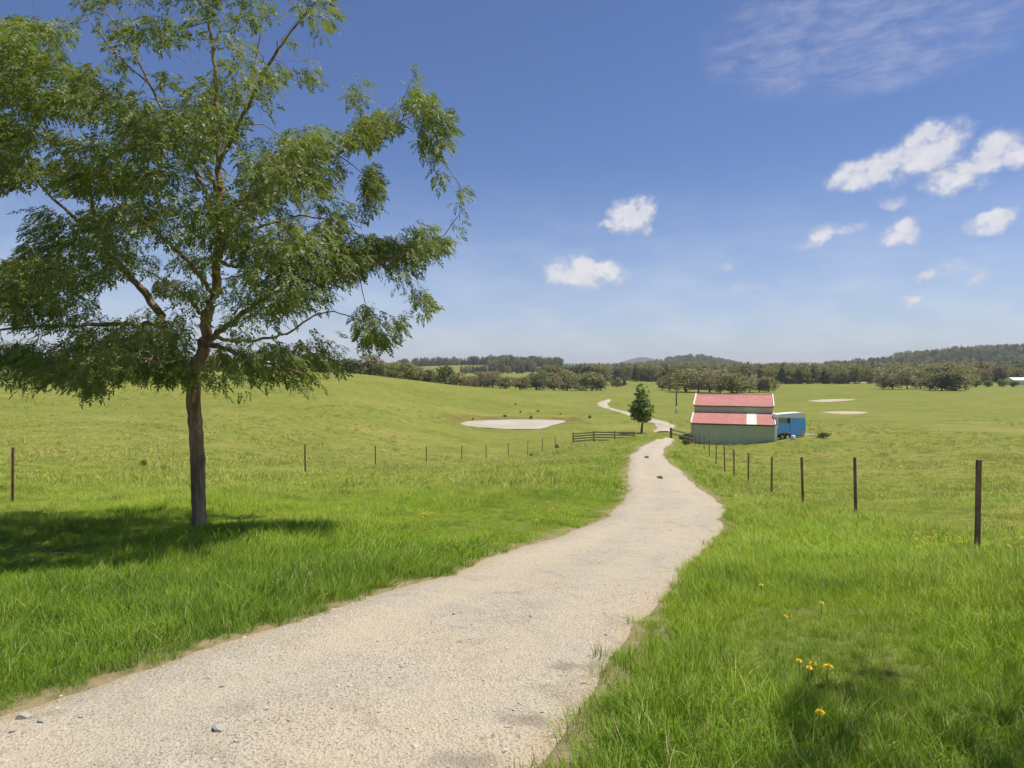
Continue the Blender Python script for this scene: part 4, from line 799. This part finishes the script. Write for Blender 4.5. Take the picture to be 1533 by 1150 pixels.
# ------------------------------------------------------------------ shed
def build_shed():
    zb = min(h1(*SHED_O), h1(SHED_O[0] + 9, 78.5)) - .1; ze = EYE - (633.5 - HY) / F * 80.0; o = empty('farm_shed', (SHED_O[0], SHED_O[1], zb), SHED_A)
    tag(o, 'green farm shed with two pink-red roof levels and a pale roof sheet', 'shed')
    W = 9.0; he = ze - zb; D1 = 4.4; rise1 = .98; wallh = .86; D2 = 4.3; rise2 = 1.16
    def sheet(p0, du, dv, rib=.2, depth=.028, name=None, mat=None, parent=o):
        """ribbed steel sheet: ribs run along dv, repeat along du"""
        p0, du, dv = Vector(p0), Vector(du), Vector(dv); n = du.cross(dv).normalized(); L = du.length; u = du.normalized(); m = int(L / rib); V = []; Fc = []
        prof = [(0, 0), (.60, 0), (.68, 1), (.92, 1)]; xs = [(i + a) * rib for i in range(m) for a, _ in prof] + [m * rib]; hs = [b for i in range(m) for _, b in prof] + [0]; k = L / (m * rib)
        for x, h in zip(xs, hs): V += [p0 + u * x * k + n * h * depth, p0 + u * x * k + n * h * depth + dv]
        Fc = [(2 * i, 2 * i + 2, 2 * i + 3, 2 * i + 1) for i in range(len(xs) - 1)]; me = mesh_from(name, V, Fc, mat); return link(name, me, parent)
    z1 = he + rise1; z2 = z1 + wallh; z3 = z2 + rise2; D = D1 + D2 * 2 + D1
    # walls
    sheet((0, 0, 0), (W, 0, 0), (0, 0, he), name='wall', mat=M['wall'])
    sheet((0, D1, z1 - .25), (W, 0, 0), (0, 0, wallh + .25), name='upper_wall', mat=M['wall'])
    prof = [(0, 0), (0, he), (D1, z1), (D1, z2), (D1 + D2, z3), (D1 + 2 * D2, z2), (D1 + 2 * D2, z1), (D, he), (D, 0)]
    for x, nm in ((.03, 'end_wall'), (W - .03, 'end_wall')):
        V = [(x, y, z) for y, z in prof] + [(x + (.05 if x < 1 else -.05), y, z) for y, z in prof]; n = len(prof); Fc = [tuple(range(n)), tuple(range(2 * n - 1, n - 1, -1))] + [(i, (i + 1) % n, n + (i + 1) % n, n + i) for i in range(n)]
        link(nm, mesh_from(nm, V, Fc, M['wall']), o)
    sheet((W, D, 0), (-W, 0, 0), (0, 0, he), name='rear_wall', mat=M['wall'])
    # roofs (with a real slab of overhang)
    def roof(x0, x1, y0, za, y1, zb_, name, mat): return sheet((x0, y0, za), (x1 - x0, 0, 0), (0, y1 - y0, zb_ - za), .2, .03, name, mat)
    sx0, sx1 = 6.05, 7.15; ov = .09; s1 = rise1 / D1; s2 = rise2 / D2
    for a, b, nm, m in ((-.06, sx0, 'lower_roof', 'roof'), (sx0, sx1, 'skylight_sheet', 'cream'), (sx1, W + .06, 'lower_roof', 'roof')): roof(a, b, -ov, he - ov * s1 + .05, D1, z1 + .05, nm, M[m])
    roof(-.06, W + .06, D1 - ov, z2 - ov * s2 + .05, D1 + D2, z3 + .05, 'upper_roof', M['roof'])
    sheet((W + .06, D1 + 2 * D2 + ov, z2 - ov * s2 + .05), (-W - .12, 0, 0), (0, -D2 - ov, rise2 + ov * s2), .2, .03, 'upper_roof', M['roof'])
    sheet((W + .06, D + ov, he - ov * s1 + .05), (-W - .12, 0, 0), (0, -D1 - ov, rise1 + ov * s1), .2, .03, 'lower_roof', M['roof'])
    rc = MB(); rc.tube([(-.07, D1 + D2, z3 + .07), (W + .07, D1 + D2, z3 + .07)], .07, 8); rc.build('ridge_cap', M['roof'], o, True)
    # gutters
    for y, z in ((-ov - .06, he - ov * s1 - .03), (D1 - ov - .06, z2 - ov * s2 - .03)):
        g = MB(); g.box(-.08, W + .08, y - .07, y + .07, z - .07, z + .06); g.build('gutter', M['gutter'], o)
    # white barge trims along the sloping ends
    def bar(x, y0, za, y1, zb_, t=.075):
        m = MB(); d = Vector((0, y1 - y0, zb_ - za)); L = d.length; ang = math.atan2(d.z, d.y); m.box(-t * .8, t * .8, 0, L, -.14, .12, Matrix.Translation((x, y0, za)) @ Matrix.Rotation(ang, 4, 'X')); m.build('barge_trim', M['white'], o)
    for x in (-.12, W + .12):
        bar(x, -ov - .1, he - ov * s1 + .06, D1, z1 + .06); bar(x, D1 - ov - .1, z2 - ov * s2 + .06, D1 + D2, z3 + .06); bar(x, D1 + D2 * 2 + ov, z2 - ov * s2 + .06, D1 + D2, z3 + .06); bar(x, D + ov, he - ov * s1 + .06, D1 + D2 * 2, z1 + .06)
    dp = MB(); dp.box(W + .02, W + .30, -.16, .10, .0, he - .1); dp.build('corner_trim', M['white'], o)
    dp = MB(); dp.box(-.14, -.02, -.05, .06, .0, he - .1); dp.build('corner_trim', M['wall'], o)
    return o
build_shed()

# ------------------------------------------------------------------ horse trailer
def build_trailer():
    p = at(1164.5, 78.3); o = empty('horse_trailer', (p[0], p[1], p[2]), R(-3)); tag(o, 'blue horse trailer with a white rounded roof parked beside the shed', 'trailer')
    L, Wd, z0, z1 = 3.15, 1.7, .55, 2.2
    def box(nm, m, *a, bev=.02): b = MB(); b.box(*a); return b.build(nm, M[m], o, False, bev)
    box('body', 'blue', 0.06, 1.38, 0, Wd, z0, 1.72); 
    # taller front half with a rounded nose
    pr = [(1.40, .48), (1.40, 2.22), (3.0, 2.22), (3.1, 2.1), (3.14, 1.6), (3.10, .9), (2.95, .48)]; n = len(pr)
    V = [(x, y, z) for y in (-.005, Wd + .005) for x, z in pr]; link('front_body', mesh_from('front_body', V, [tuple(range(n)), tuple(range(2 * n - 1, n - 1, -1))] + [(i, n + i, n + (i + 1) % n, (i + 1) % n) for i in range(n)], M['blue']), o)
    # white roof, sloping a little up to the front with a rounded end
    pr = [(-.06, 2.3), (-.06, 2.58), (.6, 2.66), (2.4, 2.78), (2.85, 2.74), (3.08, 2.6), (3.16, 2.4), (3.14, 2.235), (1.3, 2.235)]; n = len(pr)
    V = [(x, y, z) for y in (-.04, Wd + .04) for x, z in pr]; link('roof', mesh_from('roof', V, [tuple(range(n)), tuple(range(2 * n - 1, n - 1, -1))] + [(i, n + i, n + (i + 1) % n, (i + 1) % n) for i in range(n)], M['white']), o)
    box('side_blind', 'canvas', .06, 1.1, .03, .06, 1.74, 2.29); box('roof_post', 'dark', 1.15, 1.37, .02, Wd - .02, 1.73, 2.29); box('rear_frame', 'white', -.10, .055, -.02, Wd + .02, 1.25, 2.31)
    box('rear_ramp', 'pink', -.12, .05, .05, Wd - .05, .45, 1.24); box('front_panel', 'pink', 2.55, 2.97, -.03, -.008, .5, .98); box('sill_panel', 'pink', .35, 1.37, -.03, -.008, .56, .86)
    box('chassis', 'dark', .1, 3.0, .15, Wd - .15, .36, .47, bev=.01); box('door_gap', 'dark', 1.383, 1.397, -.02, -.006, .7, 2.2, bev=0)
    for x in (.45, 1.05):
        for y, sgn in ((.0, -1), (Wd - .0, 1)):
            w = empty('wheel', (x, y, .33)); w.parent = o
            t = MB(); t.tube([(0, sgn * -.02, 0), (0, sgn * .0, 0), (0, sgn * .15, 0), (0, sgn * .17, 0)], [.27, .33, .33, .27], 20); t.build('tyre', M['tyre'], w, True)
            rm = MB(); rm.tube([(0, sgn * .172, 0), (0, sgn * .185, 0)], [.17, .14], 14); rm.build('rim', M['white'] if x > 1 else M['steel'], w)
    for y in (-.19, Wd + .02):
        g = MB(); n = 10
        pts = [(.75 + .72 * math.cos(math.pi * (1 - i / n)), .36 + .36 * math.sin(math.pi * (1 - i / n))) for i in range(n + 1)]
        V = [(x, yy, z) for yy in (y, y + .17) for x, z in pts] + [(x * .96 + .03, yy, z - .04) for yy in (y, y + .17) for x, z in pts]; k = n + 1
        Fc = [(i, i + 1, k + i + 1, k + i) for i in range(n)] + [(2 * k + i, 3 * k + i, 3 * k + i + 1, 2 * k + i + 1) for i in range(n)] + [(i, 2 * k + i, 2 * k + i + 1, i + 1) for i in range(n)] + [(k + i, k + i + 1, 3 * k + i + 1, 3 * k + i) for i in range(n)]
        link('mudguard', mesh_from('mudguard', V, Fc, M['dark']), o)
    o.scale = (1, 1, 1.13)
    d = MB(); d.tube([(2.9, .3, .45), (4.35, Wd / 2, .5)], .045, 6); d.tube([(2.9, Wd - .3, .45), (4.35, Wd / 2, .5)], .045, 6); d.tube([(4.3, Wd / 2, .5), (4.62, Wd / 2, .5)], .06, 8); d.build('drawbar', M['steel'], o)
    j = MB(); j.tube([(3.95, .55, .0), (3.95, .55, .85)], .035, 6); j.tube([(3.95, .48, .1), (3.95, .62, .1)], .1, 10); j.build('jockey_wheel', M['steel'], o)
    return o
build_trailer()
def build_drum():
    p = at(1187.5, 75.6); o = empty('plastic_drum', p); tag(o, 'small white drum with blue base on the grass by the trailer wheel', 'drum')
    b = MB(); b.tube([(0, 0, 0), (0, 0, .03), (0, 0, .22)], [.22, .24, .24], 16); b.build('base', M['blue'], o, True)
    b = MB(); b.tube([(0, 0, .222), (0, 0, .26), (0, 0, .45), (0, 0, .50), (0, 0, .52)], [.235, .24, .24, .2, .1], 16); b.build('body', M['white'], o, True); return o
build_drum()

# ------------------------------------------------------------------ posts
def post_mesh(h, s, w=.062):
    r = np.random.default_rng(s); m = MB()      # Y-section steel post with three thin wings
    for a in (90, 210, 330):
        c, sn = math.cos(R(a)), math.sin(R(a)); L = w * .62; t = .006 + .003
        V = []
        for z in (-.15, h): V += [(c * L - sn * t, sn * L + c * t, z), (c * L + sn * t, sn * L - c * t, z), (sn * t, -c * t, z), (-sn * t, c * t, z)]
        m.add(V, [(0, 1, 2, 3), (7, 6, 5, 4), (0, 4, 5, 1), (1, 5, 6, 2), (2, 6, 7, 3), (3, 7, 4, 0)])
    for i in range(6): z = .2 + (h - .28) * i / 5; m.box(-.014, .014, .02, .034, z, z + .012)
    return mesh_from('steel_post', m.V, m.F, M['post'])
PM = [post_mesh(1.46, i) for i in range(3)]
def posts(items, side, near_txt):
    n = len(items)
    for i, (px, top, base, Y) in enumerate(items):
        p = at(px, Y); h = EYE - (top - HY) / F * Y - p[2]; o = link('fence_post', PM[i % 3], None, p); o.scale = (1.05, 1.05, h / 1.46)
        o.rotation_euler = (random.gauss(0, .012), random.gauss(0, .015) + (.03 if i == 0 and side == 'right' else 0), random.uniform(0, 2))
        nm = 'nearest' if i == 0 else ('farthest' if i == n - 1 else ORD[i] + ' nearest')
        tag(o, f'dark rusty steel fence post, {nm} in the {side}-hand line {near_txt}', 'fence post', f'steel posts of the {side}-hand fence line')
posts([(1463,689,832,10.4),(1281,685,772,17),(1202,684.5,757,20.6),(1155,684,741,26),(1120,678,723,33),(1099,673,713,37),(1085,668,706,42),(1072,664,694,50),(1062,659.5,683,60),(1054,655,674,68),(1047,651,671,74),(1041,650.5,668,78)], 'right', 'running down to the shed')
posts([(19,670,750,18.5),(457,665,709,33.7),(562,667,700,43),(638,668,694,52),(691,667.5,692,58),(728,666.5,689,62),(761,663,686,66),(790,660,682,70),(812,656,678,74),(831,655,672,78)], 'left', 'across the paddock')
def peg():
    p = place(590, 723); b = MB(); h = 11 / F * p[1] * 1.5; b.tube([(0, 0, -.1), (0, 0, h * .6)], .022, 6); o = link('marker_peg', mesh_from('marker_peg', b.V, b.F, M['pink']), None, p)
    tag(o, 'short pale marker peg standing alone in the grass before the left post line', 'peg')
peg()

# ------------------------------------------------------------------ timber rail fences and the pole
def rail_fence(pts, label, mat, h=1.2, rails=(.22, .52, .82, 1.1), post=.075):
    base = Vector(pts[0]); o = empty('rail_fence', base); tag(o, label, 'fence')
    for p in pts:
        b = MB(); q = Vector(p) - base; b.box(q.x - post, q.x + post, q.y - post, q.y + post, q.z - .2, q.z + h + random.uniform(.0, .08)); b.build('post', mat, o, False, .012)
    for a, c in zip(pts[:-1], pts[1:]):
        a, c = Vector(a) - base, Vector(c) - base; d = (c - a); L = d.length; yaw = math.atan2(d.y, d.x); pit = -math.atan2(d.z, math.hypot(d.x, d.y))
        for z in rails:
            b = MB(); b.box(.02, L - .02, -.025, .025, -.07, .07, Matrix.Translation(a + Vector((0, 0, z + random.uniform(-.02, .02)))) @ Matrix.Rotation(yaw, 4, 'Z') @ Matrix.Rotation(pit + random.gauss(0, .006), 4, 'Y') @ Matrix.Translation((0, -.11, 0))); b.build('rail', mat, o)
    return o
rail_fence([at(858, 77), at(889, 77), at(920, 76.5), at(949, 76)], 'weathered brown timber rail fence on the grass left of the road', M['timber'])
rail_fence([at(1004.5, 69), at(1036, 79)], 'short dark timber rail fence between the road and the shed corner', M['timber_dark'], 1.1, (.55, .95), .10)
def pole():
    p = at(1012.5, 150); o = empty('timber_pole', p); tag(o, 'slim dark timber pole with a pale foot in the valley left of the shed', 'pole'); h = EYE - (579 - HY) / F * 150 - p[2]
    b = MB(); b.tube([(0, 0, 1.4), (0, 0, h)], [.15, .11], 10); b.build('shaft', M['pole'], o, True); b = MB(); b.tube([(0, 0, -.2), (0, 0, 1.4)], [.17, .155], 10); b.build('foot', M['steel'], o, True)
    b = MB(); b.box(-.7, .7, -.05, .05, h - .5, h - .38); b.build('cross_arm', M['pole'], o)
pole()

# ------------------------------------------------------------------ distant buildings
def far_house(px, Y, w, d, h, label, rz=0.0, name='farmhouse'):
    p = at(px, Y); o = empty(name, p, rz); tag(o, label, 'building')
    b = MB(); b.box(-w / 2, w / 2, -d / 2, d / 2, -.5, h); b.build('wall', M['cream'], o)
    r_ = MB(); V = [(-w / 2 - .4, -d / 2 - .4, h + .003), (w / 2 + .4, -d / 2 - .4, h + .003), (w / 2 + .4, d / 2 + .4, h + .003), (-w / 2 - .4, d / 2 + .4, h + .003), (-w / 2 - .4, 0, h + 1.6), (w / 2 + .4, 0, h + 1.6)]
    r_.add(V, [(0, 1, 5, 4), (2, 3, 4, 5), (0, 4, 3), (1, 2, 5), (0, 3, 2, 1)]); r_.build('roof', M['white'], o)
    for i in range(3):
        b = MB(); x = -w / 2 + w * (i + .5) / 3; b.box(x - w * .07, x + w * .07, -d / 2 - .04, -d / 2 + .02, .7, min(2.1, h - .3)); b.build('window', M['dark'], o)
far_house(1528, 425, 14, 8, 3.2, 'low white-roofed building at the far right edge of the flat')
far_house(413, 205, 5, 5, 2.4, 'tiny white cottage glimpsed under the big tree crown on the paddock crest')

# ------------------------------------------------------------------ stones and flowers
def stone(px, py, s, label):
    p = place(px, py); bm = bmesh.new(); bmesh.ops.create_icosphere(bm, subdivisions=3, radius=1.0); r = np.random.default_rng(int(px)); ax = [Vector(r.normal(0, 1, 3)).normalized() for _ in range(9)]; lim = r.uniform(.55, .85, 9)
    for v in bm.verts:
        for a, l in zip(ax, lim):
            t = v.co.dot(a)
            if t > l: v.co -= a * (t - l)
        v.co.x *= 1.5; v.co.z *= .75
    me = bpy.data.meshes.new('stone'); bm.to_mesh(me); bm.free(); me.materials.append(M['stone']); o = link('stone', me, None, (p[0], p[1], road_z(p[0], p[1], p[2]) + s * .3)); o.scale = (s, s, s); o.rotation_euler = (.1, .1, px)
    tag(o, label, 'stone', 'loose stones on the gravel road')
stone(326, 1097, .030, 'pale angular stone lying alone in the middle of the near left road')
stone(35, 1076, .034, 'pale stone at the very left end of the road edge')
stone(62, 1084, .022, 'small pale stone right of the leftmost road-edge stone')
stone(20, 1098, .020, 'small stone just below the leftmost road-edge stones')
stone(680, 922, .020, 'brownish pebble in the upper middle of the road')
stone(602, 1003, .018, 'dark pebble in the centre of the near road')
FL = []
def flower_parts():
    st = MB(); st.tube([(0, 0, 0), (.01, .005, .10), (0, .01, .20)], [.004, .0035, .003], 5); sm = mesh_from('stem', st.V, st.F, M['stem'], True)
    V = []; Fc = []
    for ring, (n, L, zz) in enumerate(((16, .026, .000), (14, .022, .010), (12, .015, .018), (8, .007, .022))):
        for i in range(n):
            a = 6.283 * i / n + ring * .2; c, s = math.cos(a), math.sin(a); w = .0042; b = len(V)
            V += [(-s * w * .5, c * w * .5, .20), (c * L - s * w, .01 + s * L + c * w, .202 + zz), (c * L * 1.1, .01 + s * L * 1.1, .201 + zz), (c * L + s * w, .01 + s * L - c * w, .202 + zz), (s * w * .5, -c * w * .5, .20)]; Fc.append((b, b + 1, b + 2, b + 3, b + 4))
    return sm, mesh_from('bloom', V, Fc, M['petal'])
FS, FB = flower_parts()
def flower(px, py, s, label, group, name='dandelion', cat='flower', hs=.68):
    """the bloom shows at that pixel: stand the stalk on the ground below it"""
    b = None
    for dy in range(0, 160, 2):
        p = place(px, py + dy)
        if p[2] + .205 * hs - (EYE + (HY - py) / F * p[1]) < 0: break
        b = p
    b = p if b is None else b
    o = empty(name, b, random.uniform(0, 6.28)); o.scale = (s, s, hs); link('stem', FS, o); link('bloom', FB, o); tag(o, label, cat, group)
g = 'yellow dandelions in the near right grass'
flower(1225, 1066, 1.0, 'bright yellow dandelion standing alone, lowest and nearest of the right grass', g)
flower(1240, 998, 1.15, 'largest bright yellow dandelion, right end of the near cluster', g)
flower(1216, 994, .95, 'yellow dandelion in the middle of the near cluster of four', g)
flower(1211, 1001, .8, 'duller yellow dandelion lowest in the near cluster of four', g)
flower(1196, 991, .75, 'small yellow dandelion at the left end of the near cluster', g)
flower(1229, 903, .8, 'pale yellow dandelion alone above the near cluster, right of two', g)
flower(1139, 876, .85, 'yellow dandelion by a dark tuft near the road edge', g)
flower(1176, 923, .65, 'tiny yellow dandelion between the road edge and the near cluster', g)
fr = np.random.default_rng(5)
def patchf(n, cx, cy, rx, ry, label, group, s=1.0):
    for _ in range(n): flower(cx + fr.normal(0, rx), cy + fr.normal(0, ry), s * fr.uniform(.6, 1.1), label, group, 'buttercup', 'flower', fr.uniform(.7, .95))
patchf(42, 1400, 808, 26, 8, 'small yellow buttercup in the drift left of the nearest right-hand post', 'buttercups left of the nearest post')
patchf(26, 1512, 800, 22, 14, 'small yellow buttercup in the drift right of the nearest right-hand post', 'buttercups right of the nearest post')
patchf(22, 832, 765, 22, 8, 'small yellow buttercup in the drift beside the road left of its bend', 'buttercups left of the road bend')
patchf(8, 636, 770, 12, 3, 'small yellow buttercup in the little group between tree and road', 'buttercups between tree and road')

# ------------------------------------------------------------------ air
def haze():
    m, k, out = new_mat('haze'); v = k.n('ShaderNodeVolumePrincipled'); v.inputs['Color'].default_value = (.93, .97, 1.0, 1); v.inputs['Density'].default_value = HAZE; v.inputs['Anisotropy'].default_value = 0.0
    k.t.links.new(v.outputs[0], out.inputs['Volume']); b = MB(); b.box(-9800, 9800, -9800, 9800, -42, 130); tag(b.build('haze', m), kind='stuff')
HAZE = 1.1e-4
haze()
